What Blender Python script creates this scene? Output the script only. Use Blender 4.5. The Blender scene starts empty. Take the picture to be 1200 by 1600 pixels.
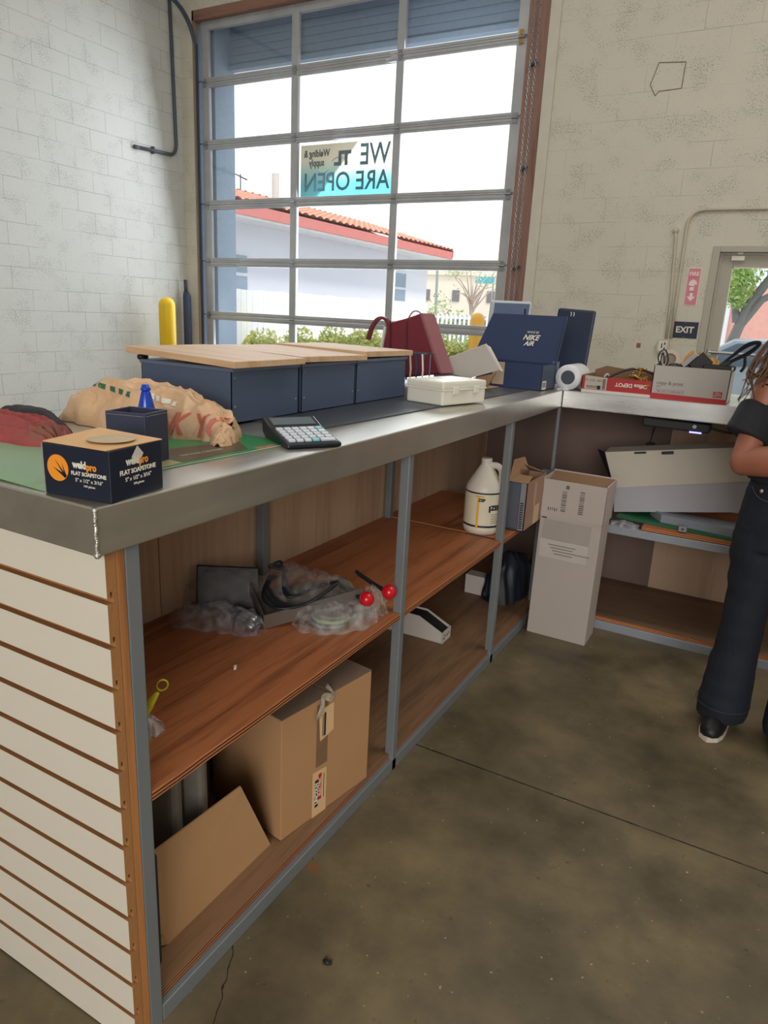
import bpy, bmesh, math, random
from mathutils import Vector, Matrix, Euler, noise
random.seed(7)
C = bpy.context.scene.collection
PI = math.pi
R = math.radians
V = Vector

# ------------------------------------------------------------------ camera
CAMH = 1.374
def make_camera():
    cd = bpy.data.cameras.new('camera'); co = bpy.data.objects.new('camera', cd); C.objects.link(co)
    yaw, pit, rol = R(-28.63706268), R(-15.88330096), R(2.82797851)
    cy, sy = math.cos(yaw), math.sin(yaw)
    fw = V((sy*math.cos(pit), cy*math.cos(pit), math.sin(pit)))
    r = V((cy, -sy, 0)); u = r.cross(fw)
    c, s = math.cos(rol), math.sin(rol)
    r2 = c*r + s*u; u2 = -s*r + c*u
    m = Matrix((r2, u2, -fw)).transposed().to_4x4(); m.translation = V((0, 0, CAMH))
    co.matrix_world = m
    cd.sensor_fit = 'VERTICAL'; cd.sensor_height = 24.0; cd.sensor_width = 18.0
    cd.lens = 1096.0/1600*24.0
    cd.clip_start = 0.02; cd.clip_end = 300
    bpy.context.scene.camera = co
make_camera()
sc = bpy.context.scene
sc.view_settings.view_transform = 'Standard'; sc.view_settings.look = 'None'
sc.view_settings.exposure = 0.5; sc.view_settings.gamma = 1.0; sc.view_settings.use_curve_mapping = False

# ------------------------------------------------------------------ world: bright thin overcast sky
def make_world():
    w = bpy.data.worlds.new('sky'); sc.world = w; w.use_nodes = True
    nt = w.node_tree; nt.nodes.clear()
    out = nt.nodes.new('ShaderNodeOutputWorld'); bg = nt.nodes.new('ShaderNodeBackground')
    tc = nt.nodes.new('ShaderNodeTexCoord'); mp = nt.nodes.new('ShaderNodeMapping')
    mp.inputs['Scale'].default_value = (1.2, 1.2, 5.0)
    nz = nt.nodes.new('ShaderNodeTexNoise'); nz.inputs['Scale'].default_value = 2.2; nz.inputs['Detail'].default_value = 5
    cr = nt.nodes.new('ShaderNodeValToRGB')
    cr.color_ramp.elements[0].position = 0.38; cr.color_ramp.elements[0].color = (0.80, 0.90, 0.99, 1)
    cr.color_ramp.elements[1].position = 0.60; cr.color_ramp.elements[1].color = (1.0, 1.0, 1.0, 1)
    L = nt.links.new
    L(tc.outputs['Generated'], mp.inputs[0]); L(mp.outputs[0], nz.inputs['Vector']); L(nz.outputs[0], cr.inputs[0])
    L(cr.outputs[0], bg.inputs[0]); bg.inputs[1].default_value = 1.15
    L(bg.outputs[0], out.inputs[0])
make_world()

def add_light(name, kind, loc, rot, energy, color=(1,1,1), size=1, size_y=None, angle=None):
    ld = bpy.data.lights.new(name, kind); lo = bpy.data.objects.new(name, ld); C.objects.link(lo)
    lo.location = loc; lo.rotation_euler = rot; ld.energy = energy; ld.color = color
    if kind == 'AREA':
        ld.size = size
        if size_y: ld.shape = 'RECTANGLE'; ld.size_y = size_y
    if kind == 'SUN': ld.angle = angle or R(2)
    return lo
def aim(loc, target):
    return (V(target)-V(loc)).to_track_quat('-Z', 'Y').to_euler()
# soft sun outside, behind the building, lighting the neighbour's wall and the hedge
add_light('sun', 'SUN', (10, -5, 20), aim((9, -3, 14), (0, 2, 0)), 1.6, (1, 0.96, 0.9), angle=R(8))
# added lamp standing in for daylight from behind; the rear wall has no opening
add_light('rear_daylight_fill', 'AREA', (1.6, -4.6, 2.3), aim((1.6, -4.6, 2.3), (-2.4, 3.0, 1.0)), 205, (1.0, 0.96, 0.90), 3.6, 2.6)
# daylight through the front roll-up door
add_light('daylight_front_door', 'AREA', (-4.5, 7.05, 2.3), aim((-4.5, 7.05, 2.3), (-3.2, 0, 1.0)), 130, (0.88, 0.94, 1.0), 3.5, 3.4)
# added overhead fill lamps, out of view, with no fixtures built
add_light('overhead_fill', 'AREA', (-2.6, 2.6, 5.9), (0, 0, 0), 45, (1.0, 0.96, 0.90), 3.5, 3.5)
add_light('overhead_fill_front', 'AREA', (2.0, 3.2, 5.9), (0, 0, 0), 75, (1.0, 0.95, 0.88), 3.0, 3.0)

# ------------------------------------------------------------------ colour + material helpers
def s2l(c):
    return tuple(((x/255)/12.92 if x/255 <= 0.04045 else ((x/255+0.055)/1.055)**2.4) for x in c)
def nodes_of(name):
    m = bpy.data.materials.new(name); m.use_nodes = True
    nt = m.node_tree; b = nt.nodes['Principled BSDF']
    return m, nt, b
def mat(name, rgb, rough=0.6, metal=0.0, var=0.12, scale=8.0, bump=0.0, bscale=None, stretch=None, spec=None, alpha=None):
    """plain procedural paint / card / metal: noise mottled colour with optional bump"""
    m, nt, b = nodes_of(name); L = nt.links.new
    c = s2l(rgb)
    tc = nt.nodes.new('ShaderNodeTexCoord'); mp = nt.nodes.new('ShaderNodeMapping')
    if stretch: mp.inputs['Scale'].default_value = stretch
    nz = nt.nodes.new('ShaderNodeTexNoise'); nz.inputs['Scale'].default_value = scale; nz.inputs['Detail'].default_value = 6
    mx = nt.nodes.new('ShaderNodeMix'); mx.data_type = 'RGBA'
    mx.inputs['A'].default_value = (*[x*(1-var) for x in c], 1)
    mx.inputs['B'].default_value = (*[min(1, x*(1+var)) for x in c], 1)
    L(tc.outputs['Object'], mp.inputs[0]); L(mp.outputs[0], nz.inputs['Vector']); L(nz.outputs[0], mx.inputs['Factor'])
    L(mx.outputs['Result'], b.inputs['Base Color'])
    b.inputs['Roughness'].default_value = rough; b.inputs['Metallic'].default_value = metal
    if spec is not None: b.inputs['Specular IOR Level'].default_value = spec
    if bump:
        n2 = nt.nodes.new('ShaderNodeTexNoise'); n2.inputs['Scale'].default_value = bscale or scale*6; n2.inputs['Detail'].default_value = 8
        bp = nt.nodes.new('ShaderNodeBump'); bp.inputs['Strength'].default_value = bump; bp.inputs['Distance'].default_value = 0.004
        L(mp.outputs[0], n2.inputs['Vector']); L(n2.outputs[0], bp.inputs['Height']); L(bp.outputs[0], b.inputs['Normal'])
    if alpha is not None: b.inputs['Alpha'].default_value = alpha
    return m

def cmu_material(name, rgb, plane, joint=0.5, jw=0.0035, lo=0.42):
    """painted concrete block: 16x8 in. running bond, pits and bump"""
    m, nt, b = nodes_of(name); L = nt.links.new; N = nt.nodes.new
    tc = N('ShaderNodeTexCoord'); sp = N('ShaderNodeSeparateXYZ'); cb = N('ShaderNodeCombineXYZ')
    L(tc.outputs['Object'], sp.inputs[0])
    L(sp.outputs['Y' if plane == 'yz' else 'X'], cb.inputs['X'])
    zz = N('ShaderNodeMath'); zz.operation = 'ADD'; zz.inputs[1].default_value = -0.006+0.2032*10
    L(sp.outputs['Z'], zz.inputs[0]); L(zz.outputs[0], cb.inputs['Y'])
    # wobble the joints a little
    nw = N('ShaderNodeTexNoise'); nw.inputs['Scale'].default_value = 3.5; L(cb.outputs[0], nw.inputs['Vector'])
    vs = N('ShaderNodeVectorMath'); vs.operation = 'MULTIPLY_ADD'; vs.inputs[1].default_value = (0.012, 0.012, 0)
    L(nw.outputs['Color'], vs.inputs[0]); L(cb.outputs[0], vs.inputs[2])
    br = N('ShaderNodeTexBrick'); br.inputs['Scale'].default_value = 1; br.inputs['Brick Width'].default_value = 0.4064
    br.inputs['Row Height'].default_value = 0.2032; br.inputs['Mortar Size'].default_value = jw; br.inputs['Mortar Smooth'].default_value = 0.6
    br.inputs['Color1'].default_value = (1, 1, 1, 1); br.inputs['Color2'].default_value = (0.86, 0.86, 0.86, 1)
    L(vs.outputs[0], br.inputs['Vector'])
    c = s2l(rgb)
    # joint visibility is patchy under the paint
    n1 = N('ShaderNodeTexNoise'); n1.inputs['Scale'].default_value = 1.7; n1.inputs['Detail'].default_value = 3; L(cb.outputs[0], n1.inputs['Vector'])
    r1 = N('ShaderNodeMapRange'); r1.inputs[1].default_value = lo; r1.inputs[2].default_value = lo+0.2; L(n1.outputs[0], r1.inputs[0])
    jf = N('ShaderNodeMath'); jf.operation = 'MULTIPLY'; L(br.outputs['Fac'], jf.inputs[0]); L(r1.outputs[0], jf.inputs[1])
    # pits
    n2 = N('ShaderNodeTexNoise'); n2.inputs['Scale'].default_value = 105; n2.inputs['Detail'].default_value = 3; L(cb.outputs[0], n2.inputs['Vector'])
    n3 = N('ShaderNodeTexNoise'); n3.inputs['Scale'].default_value = 4.5; n3.inputs['Detail'].default_value = 4; L(cb.outputs[0], n3.inputs['Vector'])
    th = N('ShaderNodeMapRange'); th.inputs[1].default_value = 0.40; th.inputs[2].default_value = 0.62; th.inputs[3].default_value = 0.70; th.inputs[4].default_value = 0.56
    L(n3.outputs[0], th.inputs[0])
    sb = N('ShaderNodeMath'); sb.operation = 'SUBTRACT'; L(n2.outputs[0], sb.inputs[0]); L(th.outputs[0], sb.inputs[1])
    pit = N('ShaderNodeMapRange'); pit.inputs[1].default_value = 0.0; pit.inputs[2].default_value = 0.05; L(sb.outputs[0], pit.inputs[0])
    mx = N('ShaderNodeMix'); mx.data_type = 'RGBA'; mx.inputs['A'].default_value = (*c, 1); mx.inputs['B'].default_value = (*[x*0.88 for x in c], 1)
    n4 = N('ShaderNodeTexNoise'); n4.inputs['Scale'].default_value = 0.9; n4.inputs['Detail'].default_value = 6; L(cb.outputs[0], n4.inputs['Vector'])
    L(n4.outputs[0], mx.inputs['Factor'])
    mb = N('ShaderNodeMix'); mb.data_type = 'RGBA'; mb.blend_type = 'MULTIPLY'; mb.inputs['Factor'].default_value = 0.45
    L(mx.outputs['Result'], mb.inputs['A']); L(br.outputs['Color'], mb.inputs['B'])
    mj = N('ShaderNodeMix'); mj.data_type = 'RGBA'; mj.inputs['B'].default_value = (*[x*joint for x in c], 1)
    L(jf.outputs[0], mj.inputs['Factor']); L(mx.outputs['Result'], mj.inputs['A'])
    mp2 = N('ShaderNodeMix'); mp2.data_type = 'RGBA'; mp2.inputs['B'].default_value = (*[x*0.50 for x in c], 1)
    L(pit.outputs[0], mp2.inputs['Factor']); L(mj.outputs['Result'], mp2.inputs['A'])
    L(mp2.outputs['Result'], b.inputs['Base Color']); b.inputs['Roughness'].default_value = 0.75
    # bump: joints, pits and grain
    h1 = N('ShaderNodeMath'); h1.operation = 'MULTIPLY_ADD'; h1.inputs[1].default_value = -0.6; L(jf.outputs[0], h1.inputs[0])
    h2 = N('ShaderNodeMath'); h2.operation = 'MULTIPLY'; h2.inputs[1].default_value = -0.8; L(pit.outputs[0], h2.inputs[0]); L(h2.outputs[0], h1.inputs[2])
    n5 = N('ShaderNodeTexNoise'); n5.inputs['Scale'].default_value = 40; n5.inputs['Detail'].default_value = 6; L(cb.outputs[0], n5.inputs['Vector'])
    h3 = N('ShaderNodeMath'); h3.operation = 'MULTIPLY_ADD'; h3.inputs[1].default_value = 0.5; L(n5.outputs[0], h3.inputs[0]); L(h1.outputs[0], h3.inputs[2])
    bp = N('ShaderNodeBump'); bp.inputs['Strength'].default_value = 0.55; bp.inputs['Distance'].default_value = 0.006
    L(h3.outputs[0], bp.inputs['Height']); L(bp.outputs[0], b.inputs['Normal'])
    return m

def wood(name, rgb1, rgb2, axis='Y', rough=0.55, scale=9, dist=3.0, fine=60):
    """plain sawn wood / plywood face with grain running along axis"""
    m, nt, b = nodes_of(name); L = nt.links.new; N = nt.nodes.new
    tc = N('ShaderNodeTexCoord'); mp = N('ShaderNodeMapping')
    st = {'X': (0.06, 1, 1), 'Y': (1, 0.06, 1), 'Z': (1, 1, 0.06)}[axis]
    mp.inputs['Scale'].default_value = st
    L(tc.outputs['Object'], mp.inputs[0])
    n = N('ShaderNodeTexNoise'); n.inputs['Scale'].default_value = scale; n.inputs['Detail'].default_value = 4; n.inputs['Distortion'].default_value = dist*0.3
    L(mp.outputs[0], n.inputs['Vector'])
    n2 = N('ShaderNodeTexNoise'); n2.inputs['Scale'].default_value = fine*2.2; n2.inputs['Detail'].default_value = 6; L(mp.outputs[0], n2.inputs['Vector'])
    ml = N('ShaderNodeMath'); ml.operation = 'MULTIPLY'; ml.inputs[1].default_value = 6.0; L(n.outputs[0], ml.inputs[0])
    fr = N('ShaderNodeMath'); fr.operation = 'PINGPONG'; fr.inputs[1].default_value = 1.0; L(ml.outputs[0], fr.inputs[0])
    mxf = N('ShaderNodeMath'); mxf.operation = 'MULTIPLY_ADD'; mxf.inputs[1].default_value = 0.45; L(fr.outputs[0], mxf.inputs[0])
    h = N('ShaderNodeMath'); h.operation = 'MULTIPLY'; h.inputs[1].default_value = 0.75; L(n2.outputs[0], h.inputs[0]); L(h.outputs[0], mxf.inputs[2])
    cr = N('ShaderNodeValToRGB'); cr.color_ramp.elements[0].color = (*s2l(rgb1), 1); cr.color_ramp.elements[1].color = (*s2l(rgb2), 1)
    cr.color_ramp.elements[0].position = 0.25; cr.color_ramp.elements[1].position = 0.75
    L(mxf.outputs[0], cr.inputs[0]); L(cr.outputs[0], b.inputs['Base Color'])
    b.inputs['Roughness'].default_value = rough
    bp = N('ShaderNodeBump'); bp.inputs['Strength'].default_value = 0.12; bp.inputs['Distance'].default_value = 0.002
    L(n2.outputs[0], bp.inputs['Height']); L(bp.outputs[0], b.inputs['Normal'])
    return m

def concrete_floor():
    m, nt, b = nodes_of('floor_concrete'); L = nt.links.new; N = nt.nodes.new
    tc = N('ShaderNodeTexCoord')
    a = N('ShaderNodeTexNoise'); a.inputs['Scale'].default_value = 2.6; a.inputs['Detail'].default_value = 9; a.inputs['Roughness'].default_value = 0.62
    L(tc.outputs['Object'], a.inputs['Vector'])
    cr = N('ShaderNodeValToRGB'); e = cr.color_ramp.elements
    e[0].position = 0.30; e[0].color = (*s2l((66, 58, 42)), 1); e[1].position = 0.72; e[1].color = (*s2l((134, 118, 88)), 1)
    k = e.new(0.5); k.color = (*s2l((100, 90, 68)), 1)
    L(a.outputs[0], cr.inputs[0])
    # pale aggregate specks
    v = N('ShaderNodeTexNoise'); v.inputs['Scale'].default_value = 75; v.inputs['Detail'].default_value = 1; L(tc.outputs['Object'], v.inputs['Vector'])
    r = N('ShaderNodeMapRange'); r.inputs[1].default_value = 0.74; r.inputs[2].default_value = 0.80; L(v.outputs[0], r.inputs[0])
    m1 = N('ShaderNodeMix'); m1.data_type = 'RGBA'; m1.inputs['B'].default_value = (*s2l((172, 162, 136)), 1)
    L(r.outputs[0], m1.inputs['Factor']); L(cr.outputs[0], m1.inputs['A'])
    # dark grit
    v2 = N('ShaderNodeTexNoise'); v2.inputs['Scale'].default_value = 42; v2.inputs['Detail'].default_value = 3; L(tc.outputs['Object'], v2.inputs['Vector'])
    r2 = N('ShaderNodeMapRange'); r2.inputs[1].default_value = 0.68; r2.inputs[2].default_value = 0.76; r2.inputs[4].default_value = 0.6; L(v2.outputs[0], r2.inputs[0])
    m2 = N('ShaderNodeMix'); m2.data_type = 'RGBA'; m2.inputs['B'].default_value = (*s2l((50, 42, 32)), 1)
    L(r2.outputs[0], m2.inputs['Factor']); L(m1.outputs['Result'], m2.inputs['A'])
    # saw cut joints: one along X at y=1.85, one along Y at x=2.6
    sp = N('ShaderNodeSeparateXYZ'); L(tc.outputs['Object'], sp.inputs[0])
    nj = N('ShaderNodeTexNoise'); nj.inputs['Scale'].default_value = 30; L(tc.outputs['Object'], nj.inputs['Vector'])
    def joint(axis, at, w):
        d = N('ShaderNodeMath'); d.operation = 'SUBTRACT'; d.inputs[1].default_value = at; L(sp.outputs[axis], d.inputs[0])
        ab = N('ShaderNodeMath'); ab.operation = 'ABSOLUTE'; L(d.outputs[0], ab.inputs[0])
        wj = N('ShaderNodeMath'); wj.operation = 'MULTIPLY'; wj.inputs[1].default_value = w*2; L(nj.outputs[0], wj.inputs[0])
        lt = N('ShaderNodeMath'); lt.operation = 'LESS_THAN'; L(ab.outputs[0], lt.inputs[0]); L(wj.outputs[0], lt.inputs[1])
        return lt
    j1 = joint('Y', 1.852, 0.0026); j2 = joint('X', 2.75, 0.0026)
    jm = N('ShaderNodeMath'); jm.operation = 'MAXIMUM'; L(j1.outputs[0], jm.inputs[0]); L(j2.outputs[0], jm.inputs[1])
    m3 = N('ShaderNodeMix'); m3.data_type = 'RGBA'; m3.inputs['B'].default_value = (*s2l((28, 24, 20)), 1)
    L(jm.outputs[0], m3.inputs['Factor']); L(m2.outputs['Result'], m3.inputs['A'])
    # hairline crack near the counter and a small rust stain
    wob = N('ShaderNodeTexNoise'); wob.inputs['Scale'].default_value = 22; wob.inputs['Detail'].default_value = 4; L(tc.outputs['Object'], wob.inputs['Vector'])
    wv = N('ShaderNodeVectorMath'); wv.operation = 'MULTIPLY_ADD'; wv.inputs[1].default_value = (0.03, 0.03, 0); L(wob.outputs['Color'], wv.inputs[0]); L(tc.outputs['Object'], wv.inputs[2])
    def dot(vec, k):
        d = N('ShaderNodeVectorMath'); d.operation = 'DOT_PRODUCT'; d.inputs[1].default_value = vec; L(wv.outputs[0], d.inputs[0])
        s = N('ShaderNodeMath'); s.operation = 'SUBTRACT'; s.inputs[1].default_value = k; L(d.outputs['Value'], s.inputs[0]); ab = N('ShaderNodeMath'); ab.operation = 'ABSOLUTE'; L(s.outputs[0], ab.inputs[0]); return ab
    ax_, ay_, bx_, by_ = -0.860, 1.02, -0.742, 0.80
    ln_ = math.hypot(bx_-ax_, by_-ay_); tx, ty = (bx_-ax_)/ln_, (by_-ay_)/ln_
    across = dot((-ty, tx, 0), -ty*ax_+tx*ay_); along = dot((tx, ty, 0), tx*(ax_+bx_)/2+ty*(ay_+by_)/2)
    l1 = N('ShaderNodeMath'); l1.operation = 'LESS_THAN'; l1.inputs[1].default_value = 0.0016; L(across.outputs[0], l1.inputs[0])
    l2 = N('ShaderNodeMath'); l2.operation = 'LESS_THAN'; l2.inputs[1].default_value = ln_/2; L(along.outputs[0], l2.inputs[0])
    lm = N('ShaderNodeMath'); lm.operation = 'MULTIPLY'; L(l1.outputs[0], lm.inputs[0]); L(l2.outputs[0], lm.inputs[1])
    m4 = N('ShaderNodeMix'); m4.data_type = 'RGBA'; m4.inputs['B'].default_value = (*s2l((46, 38, 28)), 1); L(lm.outputs[0], m4.inputs['Factor']); L(m3.outputs['Result'], m4.inputs['A'])
    ds = N('ShaderNodeVectorMath'); ds.operation = 'DISTANCE'; ds.inputs[1].default_value = (-0.811, 1.246, 0); L(wv.outputs[0], ds.inputs[0])
    sr = N('ShaderNodeMapRange'); sr.inputs[1].default_value = 0.010; sr.inputs[2].default_value = 0.022; sr.inputs[3].default_value = 0.7; sr.inputs[4].default_value = 0; L(ds.outputs['Value'], sr.inputs[0])
    m5 = N('ShaderNodeMix'); m5.data_type = 'RGBA'; m5.inputs['B'].default_value = (*s2l((132, 84, 44)), 1); L(sr.outputs[0], m5.inputs['Factor']); L(m4.outputs['Result'], m5.inputs['A'])
    L(m5.outputs['Result'], b.inputs['Base Color'])
    rr = N('ShaderNodeMapRange'); rr.inputs[3].default_value = 0.38; rr.inputs[4].default_value = 0.62; L(a.outputs[0], rr.inputs[0]); L(rr.outputs[0], b.inputs['Roughness'])
    bp = N('ShaderNodeBump'); bp.inputs['Strength'].default_value = 0.18; bp.inputs['Distance'].default_value = 0.003
    L(v2.outputs[0], bp.inputs['Height']); L(bp.outputs[0], b.inputs['Normal'])
    return m

def sheet_metal(name, rgb, rough=0.34, metal=0.85, stretch=(1, 0.08, 1)):
    m, nt, b = nodes_of(name); L = nt.links.new; N = nt.nodes.new
    tc = N('ShaderNodeTexCoord'); mp = N('ShaderNodeMapping'); mp.inputs['Scale'].default_value = stretch; L(tc.outputs['Object'], mp.inputs[0])
    a = N('ShaderNodeTexNoise'); a.inputs['Scale'].default_value = 26; a.inputs['Detail'].default_value = 8; L(mp.outputs[0], a.inputs['Vector'])
    g = N('ShaderNodeTexNoise'); g.inputs['Scale'].default_value = 4; g.inputs['Detail'].default_value = 5; L(tc.outputs['Object'], g.inputs['Vector'])
    c = s2l(rgb)
    mx = N('ShaderNodeMix'); mx.data_type = 'RGBA'; mx.inputs['A'].default_value = (*[x*0.72 for x in c], 1); mx.inputs['B'].default_value = (*[min(1, x*1.2) for x in c], 1)
    L(g.outputs[0], mx.inputs['Factor']); L(mx.outputs['Result'], b.inputs['Base Color'])
    b.inputs['Metallic'].default_value = metal
    r = N('ShaderNodeMapRange'); r.inputs[3].default_value = rough-0.10; r.inputs[4].default_value = rough+0.16; L(a.outputs[0], r.inputs[0]); L(r.outputs[0], b.inputs['Roughness'])
    bp = N('ShaderNodeBump'); bp.inputs['Strength'].default_value = 0.10; bp.inputs['Distance'].default_value = 0.001
    L(a.outputs[0], bp.inputs['Height']); L(bp.outputs[0], b.inputs['Normal'])
    return m

def glass_mat(name, tint=(0.97, 0.985, 0.98), refl=0.06, rough=0.02):
    """thin pane: mostly straight through, a little mirror reflection"""
    m = bpy.data.materials.new(name); m.use_nodes = True; nt = m.node_tree; nt.nodes.clear(); L = nt.links.new; N = nt.nodes.new
    out = N('ShaderNodeOutputMaterial'); t = N('ShaderNodeBsdfTransparent'); t.inputs[0].default_value = (*tint, 1)
    g = N('ShaderNodeBsdfGlossy'); g.inputs['Roughness'].default_value = rough
    fr = N('ShaderNodeFresnel'); fr.inputs[0].default_value = 1.35
    ad = N('ShaderNodeMath'); ad.operation = 'MULTIPLY_ADD'; ad.inputs[1].default_value = 0.8; ad.inputs[2].default_value = refl*0.3; L(fr.outputs[0], ad.inputs[0])
    mx = N('ShaderNodeMixShader'); L(ad.outputs[0], mx.inputs[0]); L(t.outputs[0], mx.inputs[1]); L(g.outputs[0], mx.inputs[2]); L(mx.outputs[0], out.inputs[0])
    return m

def film_mat(name, rgb, opacity=0.35, rough=0.25):
    """thin plastic bag film"""
    m = bpy.data.materials.new(name); m.use_nodes = True; nt = m.node_tree; nt.nodes.clear(); L = nt.links.new; N = nt.nodes.new
    out = N('ShaderNodeOutputMaterial'); t = N('ShaderNodeBsdfTransparent'); t.inputs[0].default_value = (0.96, 0.96, 0.96, 1)
    p = N('ShaderNodeBsdfPrincipled'); p.inputs['Base Color'].default_value = (*s2l(rgb), 1); p.inputs['Roughness'].default_value = rough
    tc = N('ShaderNodeTexCoord'); nz = N('ShaderNodeTexNoise'); nz.inputs['Scale'].default_value = 34; nz.inputs['Detail'].default_value = 5
    L(tc.outputs['Object'], nz.inputs['Vector'])
    bp = N('ShaderNodeBump'); bp.inputs['Strength'].default_value = 0.9; bp.inputs['Distance'].default_value = 0.01; L(nz.outputs[0], bp.inputs['Height']); L(bp.outputs[0], p.inputs['Normal'])
    mr = N('ShaderNodeMapRange'); mr.inputs[1].default_value = 0.35; mr.inputs[2].default_value = 0.7; mr.inputs[3].default_value = opacity*0.25; mr.inputs[4].default_value = min(1, opacity*1.5)
    L(nz.outputs[0], mr.inputs[0])
    mx = N('ShaderNodeMixShader'); L(mr.outputs[0], mx.inputs[0]); L(t.outputs[0], mx.inputs[1]); L(p.outputs[0], mx.inputs[2]); L(mx.outputs[0], out.inputs[0])
    return m

def emit_mat(name, rgb, strength):
    m, nt, b = nodes_of(name)
    b.inputs['Base Color'].default_value = (*s2l(rgb), 1); b.inputs['Emission Color'].default_value = (*s2l(rgb), 1); b.inputs['Emission Strength'].default_value = strength
    return m

# ------------------------------------------------------------------ mesh helpers
def BM(): return bmesh.new()
def box(bm, x0, x1, y0, y1, z0, z1, rot=None, about=None, bev=0.0):
    r = bmesh.ops.create_cube(bm, size=1.0)
    vs = r['verts']
    bmesh.ops.scale(bm, vec=(abs(x1-x0), abs(y1-y0), abs(z1-z0)), verts=vs)
    bmesh.ops.translate(bm, vec=((x0+x1)/2, (y0+y1)/2, (z0+z1)/2), verts=vs)
    if bev:
        es = list({e for v in vs for e in v.link_edges})
        g = bmesh.ops.bevel(bm, geom=es, offset=bev, segments=2, profile=0.5, affect='EDGES')
        vs = [v for v in g['verts']]
    if rot:
        vs2 = vs if not bev else vs
        bmesh.ops.rotate(bm, cent=about or ((x0+x1)/2, (y0+y1)/2, (z0+z1)/2), matrix=Euler(rot).to_matrix(), verts=vs2)
    return vs
def quad(bm, pts):
    return bm.faces.new([bm.verts.new(p) for p in pts])
def slab(bm, pts, th):
    """planar polygon pts (list of 3D) given thickness th (vector)"""
    th = V(th); a = [bm.verts.new(V(p)) for p in pts]; b_ = [bm.verts.new(V(p)+th) for p in pts]
    n = len(pts)
    bm.faces.new(a[::-1]); bm.faces.new(b_)
    for i in range(n): bm.faces.new((a[i], a[(i+1) % n], b_[(i+1) % n], b_[i]))
    return a+b_
def frames(pts):
    T = []
    for i in range(len(pts)):
        a = pts[max(0, i-1)]; b = pts[min(len(pts)-1, i+1)]
        T.append((b-a).normalized())
    up = V((0, 0, 1)) if abs(T[0].z) < 0.9 else V((1, 0, 0))
    n = T[0].cross(up).normalized(); out = []
    for t in T:
        n = (n - t*n.dot(t))
        n = n.normalized() if n.length > 1e-6 else t.orthogonal().normalized()
        out.append((n, t.cross(n).normalized()))
    return out
def tube(bm, pts, rad, seg=8, caps=True, flat=1.0):
    pts = [V(p) for p in pts]
    if not hasattr(rad, '__len__'): rad = [rad]*len(pts)
    fr = frames(pts); rings = []
    for p, r, (n, b) in zip(pts, rad, fr):
        rings.append([bm.verts.new(p + n*math.cos(2*PI*k/seg)*r + b*math.sin(2*PI*k/seg)*r*flat) for k in range(seg)])
    for a, b in zip(rings, rings[1:]):
        for k in range(seg): bm.faces.new((a[k], a[(k+1) % seg], b[(k+1) % seg], b[k]))
    if caps: bm.faces.new(rings[0][::-1]); bm.faces.new(rings[-1])
def smooth_path(pts, n=8, closed=False):
    pts = [V(p) for p in pts]; out = []
    m = len(pts)
    for i in range(m if closed else m-1):
        if closed: p0, p1, p2, p3 = pts[(i-1) % m], pts[i], pts[(i+1) % m], pts[(i+2) % m]
        else: p0, p1, p2, p3 = pts[max(i-1, 0)], pts[i], pts[i+1], pts[min(i+2, m-1)]
        for k in range(n):
            t = k/n
            out.append(0.5*((2*p1)+(-p0+p2)*t+(2*p0-5*p1+4*p2-p3)*t*t+(-p0+3*p1-3*p2+p3)*t**3))
    out.append(pts[0] if closed else pts[-1])
    return out
def lathe(bm, prof, cen=(0, 0, 0), axis='Z', seg=24, rot=None):
    """prof: list of (radius, height)"""
    rings = []; cen = V(cen); M = rot.to_matrix() if rot else Matrix.Identity(3)
    for r, h in prof:
        ring = []
        for k in range(seg):
            a = 2*PI*k/seg
            if axis == 'Z': p = V((r*math.cos(a), r*math.sin(a), h))
            elif axis == 'Y': p = V((r*math.cos(a), h, r*math.sin(a)))
            else: p = V((h, r*math.cos(a), r*math.sin(a)))
            ring.append(bm.verts.new(cen + M @ p))
        rings.append(ring)
    for a, b in zip(rings, rings[1:]):
        for k in range(seg): bm.faces.new((a[k], a[(k+1) % seg], b[(k+1) % seg], b[k]))
    if prof[0][0] > 1e-5: bm.faces.new(rings[0][::-1])
    if prof[-1][0] > 1e-5: bm.faces.new(rings[-1])
def ball(bm, cen, r, seg=16, sc_=(1, 1, 1)):
    g = bmesh.ops.create_uvsphere(bm, u_segments=seg, v_segments=max(6, seg//2), radius=r)
    bmesh.ops.scale(bm, vec=sc_, verts=g['verts']); bmesh.ops.translate(bm, vec=cen, verts=g['verts'])
    return g['verts']
def rot_verts(bm, cen, eul, verts=None):
    bmesh.ops.rotate(bm, cent=cen, matrix=Euler(eul).to_matrix(), verts=verts or bm.verts[:])

def world_of(o):
    m = o.matrix_basis.copy() if o.parent is None else world_of(o.parent) @ o.matrix_parent_inverse @ o.matrix_basis
    return m
def obj(name, bm, m, parent=None, world=False, smooth=False, bevel=0.0, label=None, sub=0, solid=0.0):
    bmesh.ops.remove_doubles(bm, verts=bm.verts[:], dist=1e-6) if False else None
    bmesh.ops.recalc_face_normals(bm, faces=bm.faces[:])
    me = bpy.data.meshes.new(name); bm.to_mesh(me); bm.free()
    for x in (m if isinstance(m, (list, tuple)) else [m]): me.materials.append(x)
    o = bpy.data.objects.new(name, me); C.objects.link(o)
    if smooth:
        for p in me.polygons: p.use_smooth = True
    if parent:
        o.parent = parent
        if world: o.matrix_parent_inverse = world_of(parent).inverted()
    if bevel:
        bv = o.modifiers.new('bevel', 'BEVEL'); bv.width = bevel; bv.segments = 2; bv.limit_method = 'ANGLE'; bv.angle_limit = R(40)
    if solid:
        sd = o.modifiers.new('solid', 'SOLIDIFY'); sd.thickness = solid; sd.offset = 0
    if sub:
        ss = o.modifiers.new('sub', 'SUBSURF'); ss.levels = sub; ss.render_levels = sub
    if label: o['label'] = label
    return o
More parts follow.
